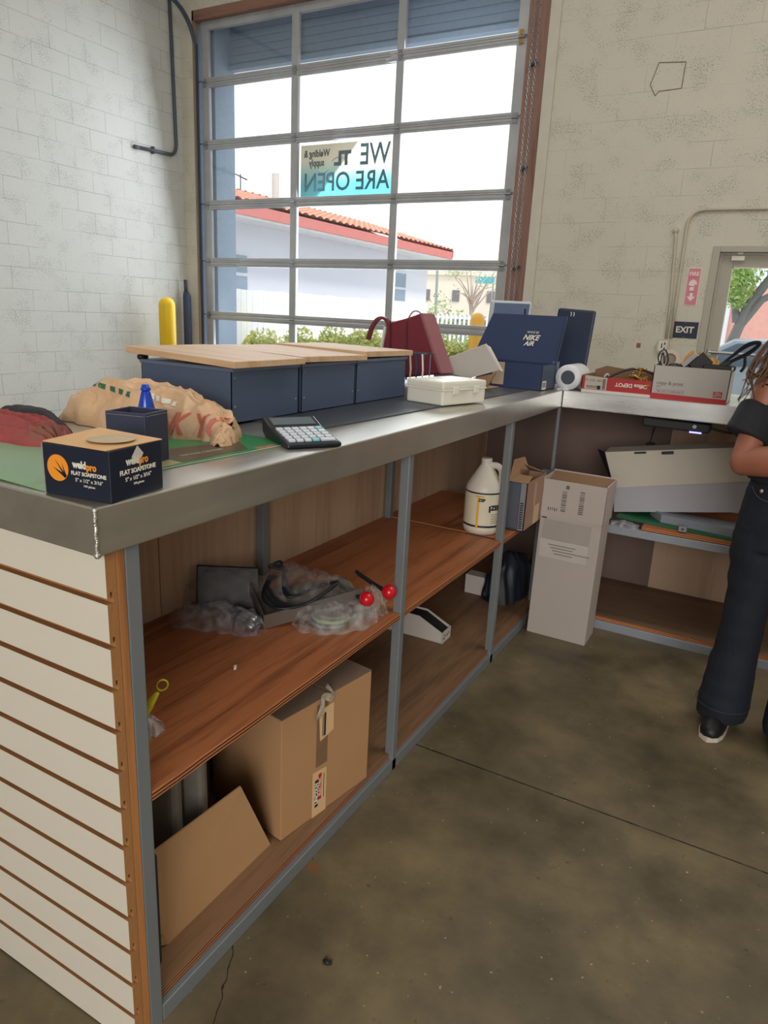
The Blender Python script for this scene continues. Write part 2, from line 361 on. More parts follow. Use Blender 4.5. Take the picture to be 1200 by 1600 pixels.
def thing(name, label, cat, loc=(0, 0, 0), rot=(0, 0, 0), group=None):
    o = bpy.data.objects.new(name, None); C.objects.link(o); o.empty_display_size = 0.05
    o.location = loc; o.rotation_euler = rot if hasattr(rot, '__len__') else (0, 0, rot)
    o['label'] = label; o['category'] = cat
    if group: o['group'] = group
    return o
def tag(o, label, cat, group=None):
    o['label'] = label; o['category'] = cat
    if group: o['group'] = group
    return o
def struct(name, bm, m, parent=None, **k):
    o = obj(name, bm, m, parent, **k)
    if parent is None: o['kind'] = 'structure'
    return o
def struct_root(name, loc=(0, 0, 0)):
    o = bpy.data.objects.new(name, None); C.objects.link(o); o.location = loc; o['kind'] = 'structure'; return o

def text(parent, body, size, loc, rot, m, name='lettering', align='CENTER', bold=0.0, mirror=False, shear=0.0, sx=1.0, depth=0.0004, label=None):
    cu = bpy.data.curves.new('tmp_text', 'FONT'); cu.body = body; cu.size = size; cu.align_x = align; cu.align_y = 'CENTER'
    cu.extrude = depth; cu.offset = bold; cu.shear = shear; cu.resolution_u = 3; cu.space_line = 0.95
    t = bpy.data.objects.new('tmp_text', cu); C.objects.link(t)
    dg = bpy.context.evaluated_depsgraph_get(); me = bpy.data.meshes.new_from_object(t.evaluated_get(dg))
    bpy.data.objects.remove(t); bpy.data.curves.remove(cu)
    if mirror or sx != 1:
        for v in me.vertices: v.co.x *= (-sx if mirror else sx)
    me.materials.clear(); me.materials.append(m); me.name = name
    o = bpy.data.objects.new(name, me); C.objects.link(o); o.parent = parent; o.location = loc; o.rotation_euler = rot
    if label: o['label'] = label
    return o
def remeshed(bm, voxel, smooth_it=3):
    """bmesh -> voxel-remeshed continuous mesh data"""
    bmesh.ops.recalc_face_normals(bm, faces=bm.faces[:])
    me = bpy.data.meshes.new('tmp'); bm.to_mesh(me); bm.free()
    o = bpy.data.objects.new('tmp', me); C.objects.link(o)
    r = o.modifiers.new('r', 'REMESH'); r.mode = 'VOXEL'; r.voxel_size = voxel
    s = o.modifiers.new('s', 'SMOOTH'); s.iterations = smooth_it; s.factor = 0.5
    dg = bpy.context.evaluated_depsgraph_get(); out = bpy.data.meshes.new_from_object(o.evaluated_get(dg))
    bpy.data.objects.remove(o); bpy.data.meshes.remove(me)
    for p in out.polygons: p.use_smooth = True
    return out
def mesh_obj(name, me, m, parent=None, world=True, label=None):
    me.name = name; me.materials.clear(); me.materials.append(m)
    o = bpy.data.objects.new(name, me); C.objects.link(o)
    if parent:
        o.parent = parent
        if world: o.matrix_parent_inverse = world_of(parent).inverted()
    if label: o['label'] = label
    return o

# ------------------------------------------------------------------ materials
M = {}
M['wall_l'] = cmu_material('white_block_paint', (212, 213, 209), 'yz', 0.60, 0.0038, 0.36)
M['wall_b'] = cmu_material('cream_block_paint', (214, 209, 195), 'xz', 0.66, 0.0028, 0.44)
M['wall_plain'] = mat('plain_plaster', (205, 200, 188), 0.8, bump=0.2)
M['ceil'] = mat('ceiling_paint', (200, 198, 192), 0.9)
M['floor'] = concrete_floor()
M['ext_wall'] = mat('blue_grey_stucco', (148, 164, 186), 0.85, bump=0.2, scale=20)
M['alu'] = sheet_metal('anodised_aluminium', (186, 188, 192), 0.45, 0.35, (1, 1, 1))
M['track'] = mat('blue_grey_steel', (86, 98, 116), 0.45, 0.6)
M['zinc'] = mat('zinc_plated', (168, 172, 176), 0.35, 0.9)
M['lumber'] = wood('reddish_lumber', (116, 84, 76), (146, 110, 98), 'Z')
M['lumber_x'] = wood('reddish_lumber_x', (112, 80, 70), (146, 108, 92), 'X')
M['glass'] = glass_mat('window_glass')
M['grey_paint'] = mat('grey_painted_steel', (122, 128, 132), 0.45, 0.2, var=0.08, scale=5)
M['top'] = sheet_metal('worn_sheet_steel', (206, 202, 192), 0.30, 0.85)
M['top_b'] = sheet_metal('bright_sheet_aluminium', (226, 230, 236), 0.26, 0.92, (0.08, 1, 1))
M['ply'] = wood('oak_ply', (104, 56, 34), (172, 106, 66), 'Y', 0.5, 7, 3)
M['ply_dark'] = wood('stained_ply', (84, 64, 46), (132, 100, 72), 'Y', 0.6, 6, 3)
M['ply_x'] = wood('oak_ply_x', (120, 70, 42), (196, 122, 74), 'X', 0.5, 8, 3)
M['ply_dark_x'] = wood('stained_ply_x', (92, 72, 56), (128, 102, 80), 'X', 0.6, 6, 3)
M['ply_edge'] = mat('ply_edge', (188, 124, 78), 0.7, var=0.35, scale=12, stretch=(1, 1, 60))
M['birch'] = wood('birch_ply', (158, 128, 106), (184, 156, 132), 'Z', 0.6, 3, 2, 30)
M['laminate'] = mat('white_laminate', (214, 208, 195), 0.45, var=0.04, scale=3)
M['mdf'] = mat('brown_mdf', (160, 112, 66), 0.85, var=0.18, scale=16, bump=0.3)
M['card'] = mat('brown_card', (166, 132, 98), 0.85, var=0.07, scale=6, bump=0.1)
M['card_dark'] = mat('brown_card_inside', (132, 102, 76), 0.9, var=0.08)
M['card_white'] = mat('white_card', (208, 202, 196), 0.75, var=0.05, scale=5)
M['white'] = mat('white_plastic', (224, 222, 210), 0.4, var=0.03)
M['black'] = mat('black_plastic', (26, 27, 30), 0.45, var=0.1)
M['matte_black'] = mat('matte_black', (22, 22, 24), 0.8, var=0.1)
M['navy'] = mat('navy_card', (24, 32, 50), 0.42, var=0.08)
M['ink'] = mat('black_ink', (30, 30, 34), 0.7)
M['grey_ink'] = mat('grey_ink', (100, 96, 96), 0.7)
M['paper'] = mat('paper', (226, 222, 210), 0.8, var=0.03)
M['red'] = mat('red_print', (176, 40, 46), 0.55, var=0.06)
M['red_gloss'] = mat('red_gloss', (196, 18, 34), 0.22, var=0.04)
M['orange'] = mat('orange_print', (236, 148, 40), 0.6, var=0.05)
M['yellow'] = mat('safety_yellow', (240, 196, 26), 0.45, var=0.05)
M['amber'] = mat('amber_yellow', (226, 164, 46), 0.5, var=0.06)
M['steelbox'] = mat('slate_blue_steel', (84, 99, 126), 0.5, 0.35, var=0.06, scale=4)
M['lidwood'] = wood('sanded_pine', (184, 146, 110), (208, 176, 142), 'X', 0.6, 10, 2)
M['green'] = mat('green_print', (52, 132, 78), 0.35, var=0.18, scale=9)
M['pale_green'] = mat('pale_green_print', (134, 166, 132), 0.4, var=0.12, scale=7)
M['conduit'] = mat('painted_conduit', (196, 188, 168), 0.6)
M['conduit_dark'] = mat('dark_conduit', (88, 94, 104), 0.5, 0.4)
M['brass'] = mat('brass', (168, 128, 62), 0.35, 0.9, var=0.2)
M['rubber'] = mat('black_rubber', (40, 42, 46), 0.6, var=0.15)

# ------------------------------------------------------------------ room shell
XL, YB = -6.675, 6.80
bm = BM(); box(bm, XL-0.3, 5.0, -5.3, 7.36, -0.2, 0.0); struct('floor', bm, M['floor'])
bm = BM(); box(bm, XL-0.3, 5.0, -5.3, 7.36, 6.0, 6.15); struct('ceiling', bm, M['ceil'])
bm = BM(); box(bm, XL-0.3, XL, -5.3, YB+0.55, 0, 6.0); struct('wall_left', bm, M['wall_l'])
bm = BM(); box(bm, 5.0, 5.2, -5.3, 7.36, 0, 6.0); struct('wall_right', bm, M['wall_plain'])
bm = BM(); box(bm, XL-0.3, 5.2, -5.5, -5.3, 0, 6.0); struct('wall_rear', bm, M['wall_plain'])
OX0, OX1, OZ = -6.49, -2.30, 4.52
DX0, DX1, DZ = -0.69, 0.42, 2.035
bm = BM()
def wall_piece(x0, x1, z0, z1):
    vs = box(bm, x0, x1, YB, YB+0.55, z0, z1)
wall_piece(XL, OX0, 0, 6.0); wall_piece(OX0, OX1, OZ, 6.0); wall_piece(OX1, DX0, 0, 6.0)
wall_piece(DX0, DX1, DZ, 6.0); wall_piece(DX1, 5.0, 0, 6.0)
o = struct('wall_back', bm, [M['wall_b'], M['ext_wall']])
for p in o.data.polygons:
    c = p.center
    if abs(p.normal.x) > 0.9 and YB < c.y < YB+0.5 and (abs(c.x-OX0) < 0.01): p.material_index = 1
    if p.normal.y > 0.9: p.material_index = 1
    if p.normal.z < -0.9 and abs(c.z-OZ) < 0.01: p.material_index = 1
# raised plaster strip right of the opening, and lumber framing
bm = BM(); box(bm, -2.302, -2.205, YB-0.028, YB+0.01, 0, 6.0, bev=0.004); struct('trim_1', bm, M['wall_plain'])
bm = BM(); box(bm, -2.50, -2.302, YB+0.002, YB+0.07, 0, OZ); struct('trim_2', bm, M['lumber'])
bm = BM(); box(bm, -6.49, -6.47, YB+0.002, YB+0.07, 0, OZ); struct('trim_3', bm, mat('pale_lumber', (150, 128, 108), 0.7))
bm = BM(); box(bm, -6.49, -2.302, YB+0.002, YB+0.07, 4.42, OZ+0.18); struct('trim_4', bm, M['lumber_x'])
# outside jamb at the left (blue stucco) and the shutter housing under the soffit
bm = BM(); box(bm, -6.42, -6.36, YB+0.22, YB+0.56, 0, 4.50); struct('trim_5', bm, M['ext_wall'])
bm = BM()
box(bm, -6.36, -2.30, YB+0.50, YB+0.56, 4.09, 4.52)
for k in range(5): box(bm, -6.36, -2.30, YB+0.492, YB+0.50, 4.12+k*0.08, 4.19+k*0.08)
box(bm, -6.36, -2.30, YB+0.46, YB+0.56, 4.04, 4.09)
struct('trim_6', bm, M['ext_wall'])
# block repair patches (outlines of replaced block)
bm = BM()
pp = [(-1.386, 3.300), (-1.338, 3.459), (-1.128, 3.442), (-1.133, 3.253), (-1.31, 3.245), (-1.335, 3.215)]
for a, b_ in zip(pp, pp[1:]+pp[:1]): tube(bm, [(a[0], YB-0.001, a[1]), (b_[0], YB-0.001, b_[1])], 0.004, 5)
struct('trim_7', bm, mat('patch_line', (134, 126, 108), 0.9))
bm = BM(); box(bm, -1.20, -1.165, YB-0.003, YB, 1.175, 1.215); struct('trim_8', bm, mat('bare_block_chip', (150, 98, 80), 0.9))

# ------------------------------------------------------------------ roll-up glass door
YD = 6.90
door = struct_root('door_1', (-4.5, YD, 0))
SX = [(-6.43, -6.325), (-5.15, -5.062), (-3.866, -3.782), (-2.625, -2.53)]
bounds = [0.0, 0.590, 1.236, 1.864, 2.509, 3.162, 3.812, 4.45]
for k in range(7):
    z0, z1 = bounds[k], bounds[k+1]
    f = BM()
    for x0, x1 in SX: box(f, x0, x1, YD-0.022, YD+0.022, z0+0.001, z1-0.001)
    for za, zb in ((z0+0.001, z0+0.050), (z1-0.050 if k < 6 else z1-0.11, z1-0.001)):
        box(f, -6.43, -2.53, YD-0.024, YD+0.024, za, zb)
        box(f, -6.43, -2.53, YD-0.030, YD-0.022, (za+zb)/2-0.004, (za+zb)/2+0.004)
    s_ = obj('door_section', f, M['alu'], door, world=True, bevel=0.003)
    for a in range(3):
        g = BM(); box(g, SX[a][1]-0.005, SX[a+1][0]+0.005, YD-0.002, YD+0.002, z0+0.045, (z1-0.045 if k < 6 else z1-0.105))
        obj('pane', g, M['glass'], s_, world=True)
for k in range(1, 7):
    z = bounds[k]
    for x in (-6.378, -5.106, -3.824, -2.578):
        h = BM()
        box(h, x-0.022, x+0.022, YD-0.034, YD-0.026, z-0.045, z-0.008); box(h, x-0.022, x+0.022, YD-0.034, YD-0.026, z+0.008, z+0.045)
        tube(h, [(x-0.028, YD-0.034, z), (x+0.028, YD-0.034, z)], 0.010, 8)
        obj('hinge', h, M['zinc'], door, world=True)
    for x, s in ((-6.43, -1), (-2.53, 1)):
        h = BM(); tube(h, [(x-0.02*s, YD-0.045, z+0.01), (x+0.05*s, YD-0.045, z+0.01)], 0.006, 6)
        lathe(h, [(0.001, 0), (0.022, 0), (0.024, 0.008), (0.001, 0.010)], (x+0.05*s, YD-0.045, z+0.01), 'X', 12)
        obj('roller', h, M['zinc'], door, world=True)
def track(x, s):
    t = BM()
    box(t, x-0.03, x+0.03, YD-0.075, YD-0.068, 0, 4.2); box(t, x+0.026*s, x+0.032*s, YD-0.075, YD+0.01, 0, 4.3)
    box(t, x-0.032*s, x-0.028*s, YD-0.075, YD-0.06, 0, 4.2)
    pts = [(x, YD-0.06, 4.0)]
    for k in range(9):
        a = k/8*PI/2; pts.append((x-0.0*s, YD-0.06-0.45*(1-math.cos(a)), 4.1+0.45*math.sin(a)))
    pts.append((x, 4.2, 4.58))
    tube(t, pts, 0.024, 8)
    obj('track', t, M['track'], door, world=True)
track(-6.475, -1); track(-2.455, 1)
# lifting lock / worn latch on the top right hinge
h = BM(); box(h, -2.60, -2.565, YD-0.04, YD-0.034, 3.76, 3.80); box(h, -2.60, -2.565, YD-0.04, YD-0.034, 3.83, 3.875)
obj('latch_plate', h, M['brass'], door, world=True)
# hoist chain (loop) hanging on the right: interlocked links
ch = thing('hoist_chain', 'thin steel hoist chain loop hanging at the right edge of the roll-up door', 'chain', (-2.43, 6.74, 1.0))
for off, dx in ((0, 0.0), (0, 0.05)):
    c = BM(); z = 1.02; k = 0
    while z < 5.2:
        L_ = 0.016; w = 0.009
        pts = []
        for j in range(8):
            a = 2*PI*j/8
            px, pz = math.cos(a)*w, math.sin(a)*L_
            pts.append((dx+(px if k % 2 == 0 else 0), (0 if k % 2 == 0 else px), z-1.0+pz))
        tube(c, pts+[pts[0]], 0.0028, 4, caps=False)
        z += 0.026; k += 1
    obj('chain_strand', c, M['zinc'], ch)
for xa, za in ((-0.02, 1.70), (0.0, 0.83), (-0.02, 2.55)):
    c = BM(); box(c, xa, xa+0.07, 0.02, 0.055, za, za+0.02, rot=(0, -0.5, 0)); obj('chain_cleat', c, M['track'], ch)

# banner fixed behind the middle pane, seen from the back
sg = thing('open_banner', 'mirrored cream and aqua banner reading WE ARE OPEN hung behind the middle door pane', 'banner', (-4.463, YD+0.035, 2.825))
def banner_mat():
    m = bpy.data.materials.new('banner_print'); m.use_nodes = True; nt = m.node_tree; nt.nodes.clear(); L = nt.links.new; N = nt.nodes.new
    out = N('ShaderNodeOutputMaterial'); tc = N('ShaderNodeTexCoord'); sp = N('ShaderNodeSeparateXYZ'); L(tc.outputs['Object'], sp.inputs[0])
    mr = N('ShaderNodeMapRange'); mr.inputs[1].default_value = -0.14; mr.inputs[2].default_value = 0.10; L(sp.outputs['Z'], mr.inputs[0])
    cr = N('ShaderNodeValToRGB'); cr.color_ramp.elements[0].color = (*s2l((148, 206, 210)), 1); cr.color_ramp.elements[1].color = (*s2l((226, 220, 206)), 1)
    L(mr.outputs[0], cr.inputs[0])
    d = N('ShaderNodeBsdfDiffuse'); t = N('ShaderNodeBsdfTranslucent'); L(cr.outputs[0], d.inputs[0]); L(cr.outputs[0], t.inputs[0])
    mx = N('ShaderNodeMixShader'); mx.inputs[0].default_value = 0.8; L(d.outputs[0], mx.inputs[1]); L(t.outputs[0], mx.inputs[2]); L(mx.outputs[0], out.inputs[0])
    return m
bm = BM(); box(bm, -0.587, 0.587, 0, 0.003, -0.262, 0.262); obj('banner_sheet', bm, banner_mat(), sg)
slate = mat('slate_blue_print', (92, 128, 150), 0.8); dark = mat('dark_grey_print', (78, 88, 94), 0.8)
F = (PI/2, 0, 0)
text(sg, 'WE', 0.29, (0.36, -0.002, 0.125), F, slate, mirror=True, bold=0.004, sx=0.82)
text(sg, 'ARE OPEN', 0.26, (0.0, -0.002, -0.125), F, slate, mirror=True, bold=0.004, sx=0.90)
text(sg, 'TL', 0.185, (-0.04, -0.002, 0.105), F, dark, mirror=True, bold=0.010, sx=1.0)
text(sg, 'Welding &\nsupply', 0.098, (-0.375, -0.002, 0.125), F, dark, mirror=True, bold=0.003, sx=0.80)
bm = BM()
tube(bm, [(-0.18+0.24*t, -0.0025, 0.085+0.06*math.sin(PI*t)-0.04*t) for t in [i/10 for i in range(11)]], [0.003+0.012*math.sin(PI*i/10) for i in range(11)], 6, flat=0.08)
tube(bm, [(-0.36+0.14*t, -0.0025, 0.005-0.04*math.sin(PI*t)) for t in [i/10 for i in range(11)]], [0.002+0.006*math.sin(PI*i/10) for i in range(11)], 6, flat=0.08)
obj('swoosh_mark', bm, slate, sg)

# ------------------------------------------------------------------ man door (right)
d2 = struct_root('door_2', (-0.1, YB, 0))
fr_m = mat('grey_door_paint', (176, 172, 160), 0.55, var=0.04)
bm = BM()
box(bm, DX0-0.002, DX0+0.055, YB-0.012, YB+0.14, 0, DZ+0.002); box(bm, DX1-0.055, DX1+0.002, YB-0.012, YB+0.14, 0, DZ+0.002); box(bm, DX0+0.055, DX1-0.055, YB-0.012, YB+0.14, DZ-0.045, DZ+0.002)
box(bm, DX0+0.055, DX0+0.075, YB+0.04, YB+0.14, 0, DZ-0.045); box(bm, DX0+0.075, DX1-0.055, YB+0.04, YB+0.139, DZ-0.065, DZ-0.045)
obj('door_frame', bm, fr_m, d2, world=True, bevel=0.003)
bm = BM(); a0, a1 = DX0+0.062, DX1-0.062; gy = YB+0.055
box(bm, a0, a0+0.105, gy, gy+0.045, 0.01, DZ-0.05); box(bm, a1-0.105, a1, gy, gy+0.045, 0.01, DZ-0.05)
box(bm, a0+0.105, a1-0.105, gy, gy+0.045, DZ-0.165, DZ-0.05); box(bm, a0+0.105, a1-0.105, gy, gy+0.045, 0.01, 0.28)
leaf = obj('door_leaf', bm, fr_m, d2, world=True, bevel=0.003)
bm = BM(); box(bm, a0+0.10, a1-0.10, gy+0.018, gy+0.024, 0.27, DZ-0.16); obj('pane', bm, M['glass'], leaf, world=True)
bm = BM(); box(bm, a0+0.10, a0+0.108, gy-0.002, gy+0.004, 0.27, DZ-0.16); box(bm, a0+0.10, a1-0.10, gy-0.002, gy+0.004, DZ-0.168, DZ-0.160)
obj('glazing_bead', bm, M['white'], leaf, world=True)
bm = BM(); tube(bm, [(a0+0.03, gy-0.02, 1.175), (a1-0.03, gy-0.02, 1.165)], 0.014, 8); box(bm, a0+0.02, a0+0.05, gy-0.03, gy, 1.15, 1.20)
obj('push_bar', bm, M['zinc'], leaf, world=True)
bm = BM(); box(bm, -0.545, -0.445, gy-0.035, gy, 1.925, 1.965, bev=0.004); box(bm, -0.505, -0.46, gy-0.03, gy, 1.972, 1.995, bev=0.003)
obj('door_contact_sensor', bm, M['white'], leaf, world=True)

# ------------------------------------------------------------------ conduits, box, signs on the walls
bm = BM()
pts = smooth_path([(-0.965, YB-0.016, 1.29), (-0.965, YB-0.016, 2.05), (-0.968, YB-0.016, 2.11), (-0.99, YB-0.016, 2.15)], 4)
tube(bm, [(-0.955, YB-0.016, 1.25), (-0.965, YB-0.016, 1.6), (-1.0, YB-0.016, 2.10), (-1.01, YB-0.02, 2.15)], 0.012, 8)
ball(bm, (-1.01, YB-0.012, 2.16), 0.028, 10)
tag(obj('conduit_pipe', bm, M['conduit'], smooth=True), 'short painted conduit rising from the outlet box to a round plate', 'conduit')
bm = BM()
pts = [(-0.915, YB-0.016, 1.27), (-0.92, YB-0.016, 1.6), (-0.925, YB-0.016, 2.18)]
for k in range(1, 8):
    a = PI*0.5*k/8; pts.append((-0.925+0.11*(1-math.cos(a)), YB-0.016, 2.20+0.12*math.sin(a)))
pts += [(-0.80, YB-0.016, 2.322), (0.9, YB-0.016, 2.315)]
tube(bm, pts, 0.012, 8)
tag(obj('conduit_pipe', bm, M['conduit'], smooth=True), 'long painted conduit bending over the right door', 'conduit')
bx = thing('outlet_box', 'open metal outlet box with white socket below the EXIT sign', 'outlet', (-0.972, YB, 1.205))
bm = BM(); p8 = [(-.045, -.055), (-.02, -.065), (.02, -.065), (.045, -.055), (.052, -.02), (.052, .03), (.042, .052), (.02, .058), (-.02, .058), (-.042, .052), (-.052, .03), (-.052, -.02)]
slab(bm, [(x, -0.036, z) for x, z in p8], (0, 0.036, 0)); obj('box_body', bm, M['conduit'], bx)
bm = BM(); box(bm, -0.036, 0.036, -0.042, -0.036, -0.045, 0.042, bev=0.002); obj('socket_plate', bm, M['white'], bx)
bm = BM(); box(bm, -0.012, -0.002, -0.0445, -0.042, -0.02, 0.02); box(bm, 0.012, 0.022, -0.050, -0.042, -0.03, -0.01); box(bm, 0.012, 0.022, -0.050, -0.042, 0.01, 0.03); obj('socket_holes', bm, M['track'], bx)
# EXIT sign
ex = thing('exit_sign', 'dark navy EXIT sign on the block wall beside the right door', 'sign', (-0.816, YB-0.004, 1.349))
bm = BM(); box(bm, -0.106, 0.106, 0, 0.004, -0.069, 0.069, bev=0.0015); obj('sign_plate', bm, mat('navy_plate', (36, 42, 66), 0.5), ex)
text(ex, 'EXIT', 0.072, (0, -0.0008, 0), F, M['paper'], bold=0.002)
for z in (0.06, -0.06):
    bm = BM(); ball(bm, (0, -0.001, z), 0.004, 8); obj('screw', bm, M['zinc'], ex)
# fire extinguisher sign
fs = thing('fire_sign', 'faded pink FIRE extinguisher arrow sign on the wall above the EXIT sign', 'sign', (-0.808, YB-0.004, 1.708))
bm = BM(); box(bm, -0.053, 0.053, 0, 0.004, -0.156, 0.156, bev=0.0015); obj('sign_plate', bm, mat('sign_white', (232, 214, 214), 0.5), fs)
pink = mat('faded_red', (214, 134, 148), 0.55, var=0.08)
bm = BM(); box(bm, -0.047, 0.047, -0.001, 0, -0.149, 0.149); obj('sign_field', bm, pink, fs)
pale = mat('pale_pink', (240, 222, 222), 0.6)
text(fs, 'FIRE', 0.042, (0, -0.0018, 0.105), F, pale, bold=0.0012)
bm = BM()
arch = [(-0.02, -0.0018, -0.03), (0.012, -0.0018, -0.03), (0.014, -0.0018, 0.02), (0.034, -0.0018, 0.02), (0.026, -0.0018, 0.045), (0.008, -0.0018, 0.058), (-0.012, -0.0018, 0.058), (-0.03, -0.0018, 0.04), (-0.034, -0.0018, 0.012), (-0.02, -0.0018, 0.012)]
slab(bm, arch, (0, 0.0008, 0)); obj('extinguisher_symbol', bm, pale, fs)
bm = BM(); slab(bm, [(-0.012, -0.0018, -0.05), (0.012, -0.0018, -0.05), (0.012, -0.0018, -0.08), (0.034, -0.0018, -0.08), (0, -0.0018, -0.118), (-0.034, -0.0018, -0.08), (-0.012, -0.0018, -0.08)], (0, 0.0008, 0)); obj('arrow_symbol', bm, pale, fs)
rl_ = mat('red_line', (190, 96, 112), 0.6)
for a in ((-0.047, 0.047, -0.0016, 0.076, 0.079), (-0.024, 0.024, -0.0018, -0.045, -0.041), (-0.02, 0.01, -0.0026, 0.0, 0.006)):
    bm = BM(); box(bm, a[0], a[1], a[2], -0.001, a[3], a[4]); obj('rule_line', bm, rl_, fs)

# left wall dark conduit
bm = BM()
tube(bm, [(XL+0.022, 6.60, 5.99), (XL+0.022, 6.67, 3.15)]+[(XL+0.022, 6.67-0.10*(1-math.cos(a)), 3.15-0.13*math.sin(a)) for a in [i*PI/16 for i in range(1, 9)]]+[(XL+0.022, 6.09, 3.0)], 0.019, 8)
tube(bm, [(XL+0.022, 6.11, 3.0), (XL+0.022, 6.04, 2.995)], 0.021, 8); box(bm, XL+0.002, XL+0.04, 6.3, 6.32, 2.975, 3.05)
tag(obj('conduit_pipe', bm, M['conduit_dark'], smooth=True), 'dark bent conduit on the left block wall near the corner', 'conduit')

# bollards and blue pole
def bollard(name, label, x, y, h, r, m, grp):
    b = BM(); prof = [(r, 0)]+[(r, h-r)]+[(r*math.cos(a), h-r+r*math.sin(a)) for a in [i*PI/12 for i in range(1, 7)]]
    prof[-1] = (0.0005, h); lathe(b, prof, (x, y, 0), 'Z', 24)
    tag(obj(name, b, m, smooth=True), label, 'bollard', grp)
bollard('bollard', 'yellow round-topped bollard in the left corner by the roll-up door', -6.41, 6.2, 1.425, 0.095, M['yellow'], 'safety bollards')
bollard('bollard', 'amber round-topped bollard on the right outside the roll-up door', -3.24, 8.0, 1.42, 0.085, M['amber'], 'safety bollards')
bm = BM(); tube(bm, [(-6.56, 6.68, 0), (-6.56, 6.68, 1.45), (-6.575, 6.68, 1.50)], [0.05, 0.048, 0.03], 10); tube(bm, [(-6.575, 6.68, 1.48), (-6.58, 6.68, 1.64)], 0.02, 8)
tag(obj('wrapped_pole', bm, mat('dark_navy_cloth', (52, 60, 82), 0.7, bump=0.3), smooth=True), 'dark navy cloth-wrapped pole standing in the left corner', 'pole')

# ------------------------------------------------------------------ service counter along the left (near) side
PF = -0.846
ca = thing('service_counter', 'long steel-topped service counter with plywood shelves and white slatted end', 'counter', (-1.2, 1.9, 0))
bm = BM(); box(bm, -1.615, -0.836, 0.654, 3.13, 1.004, 1.0805); box(bm, -1.615, -0.8365, 3.13, 3.73, 1.004, 1.0805)
obj('worktop', bm, M['top'], ca, world=True, bevel=0.003)
bm = BM()
pts = [(-0.8372+0.0008*math.sin(k*2.1), 0.6552+0.0006*math.cos(k*1.7), 1.005+k*0.00625) for k in range(13)]
tube(bm, pts, [0.0036+0.0004*math.sin(k*2.9) for k in range(13)], 8); ball(bm, (-0.8375, 0.6555, 1.007), 0.0055, 10)
obj('weld_bead', bm, mat('weld_silver', (206, 204, 198), 0.3, 0.9, var=0.3, scale=60, bump=0.4), ca, world=True, smooth=True)
def post(x0, x1, y0, y1, z0=0.0, z1=1.004, par=ca):
    b = BM(); box(b, x0, x1, y0, y1, z0, z1); return obj('post', b, M['grey_paint'], par, world=True, bevel=0.0025)
post(-0.874, PF, 0.712, 0.742); post(-0.874, PF, 1.682, 1.708); post(-0.874, PF, 2.521, 2.550)
post(-0.893, -0.841, 3.14, 3.168, 0.0, 0.712)
post(-0.855, -0.841, 3.14, 3.168, 0.712, 1.004)
post(-1.378, -1.352, 0.715, 0.741); post(-1.378, -1.350, 1.680, 1.712); post(-1.378, -1.350, 2.525, 2.555)
bm = BM(); box(bm, -0.874, PF, 0.742, 3.14, 0.0, 0.040); obj('bottom_rail', bm, M['grey_paint'], ca, world=True, bevel=0.0025)
bm = BM(); box(bm, -1.376, -1.352, 0.742, 3.1, 0.455, 0.5145); obj('shelf_rail', bm, M['grey_paint'], ca, world=True, bevel=0.002)
def shelf(name, x0, x1, y0, y1, z0, z1, m, edge, par, notches=()):
    """plywood shelf, edge faces carry the ply layers"""
    b = BM(); box(b, x0, x1, y0, y1, z0, z1)
    o = obj(name, b, [m, edge], par, world=True, bevel=0.0012)
    for p in o.data.polygons:
        if abs(p.normal.z) < 0.5: p.material_index = 1
    return o
def ply_edge_mat(name, axis, z0, th, a, b_):
    """ply layers show as stripes on the cut edge"""
    m, nt, bs = nodes_of(name); L = nt.links.new; N = nt.nodes.new
    tc = N('ShaderNodeTexCoord'); sp = N('ShaderNodeSeparateXYZ'); L(tc.outputs['Object'], sp.inputs[0])
    nz = N('ShaderNodeTexNoise'); nz.inputs['Scale'].default_value = 9; L(tc.outputs['Object'], nz.inputs['Vector'])
    ad = N('ShaderNodeMath'); ad.operation = 'MULTIPLY_ADD'; ad.inputs[1].default_value = 0.004; L(nz.outputs[0], ad.inputs[0]); L(sp.outputs['Z'], ad.inputs[2])
    ml = N('ShaderNodeMath'); ml.operation = 'MULTIPLY'; ml.inputs[1].default_value = 2*PI/(th/2.5); L(ad.outputs[0], ml.inputs[0])
    sn = N('ShaderNodeMath'); sn.operation = 'SINE'; L(ml.outputs[0], sn.inputs[0])
    cr = N('ShaderNodeValToRGB'); cr.color_ramp.elements[0].position = 0.15; cr.color_ramp.elements[0].color = (*s2l(a), 1); cr.color_ramp.elements[1].position = 0.5; cr.color_ramp.elements[1].color = (*s2l(b_), 1)
    L(sn.outputs[0], cr.inputs[0]); L(cr.outputs[0], bs.inputs['Base Color']); bs.inputs['Roughness'].default_value = 0.7
    return m
E1 = ply_edge_mat('ply_layers', 'Y', 0, 0.019, (84, 48, 30), (196, 124, 74))
shelf('shelf', -1.384, -0.8472, 0.743, 1.681, 0.515, 0.534, M['ply'], E1, ca)
shelf('shelf', -1.384, -0.875, 1.681, 1.709, 0.515, 0.534, M['ply'], E1, ca)
shelf('shelf', -1.384, -0.8472, 1.709, 2.520, 0.515, 0.534, M['ply'], E1, ca)
shelf('shelf', -1.384, -0.8472, 2.551, 3.12, 0.515, 0.534, M['ply'], E1, ca)
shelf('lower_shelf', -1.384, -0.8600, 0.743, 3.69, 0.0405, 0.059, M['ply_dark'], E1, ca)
bm = BM(); box(bm, -1.400, -1.385, 0.694, 1.277, 0.0, 1.003); obj('back_panel', bm, M['birch'], ca, world=True)
bm = BM(); box(bm, -1.400, -1.385, 1.280, 3.70, 0.0, 1.003); obj('back_panel', bm, M['birch'], ca, world=True)
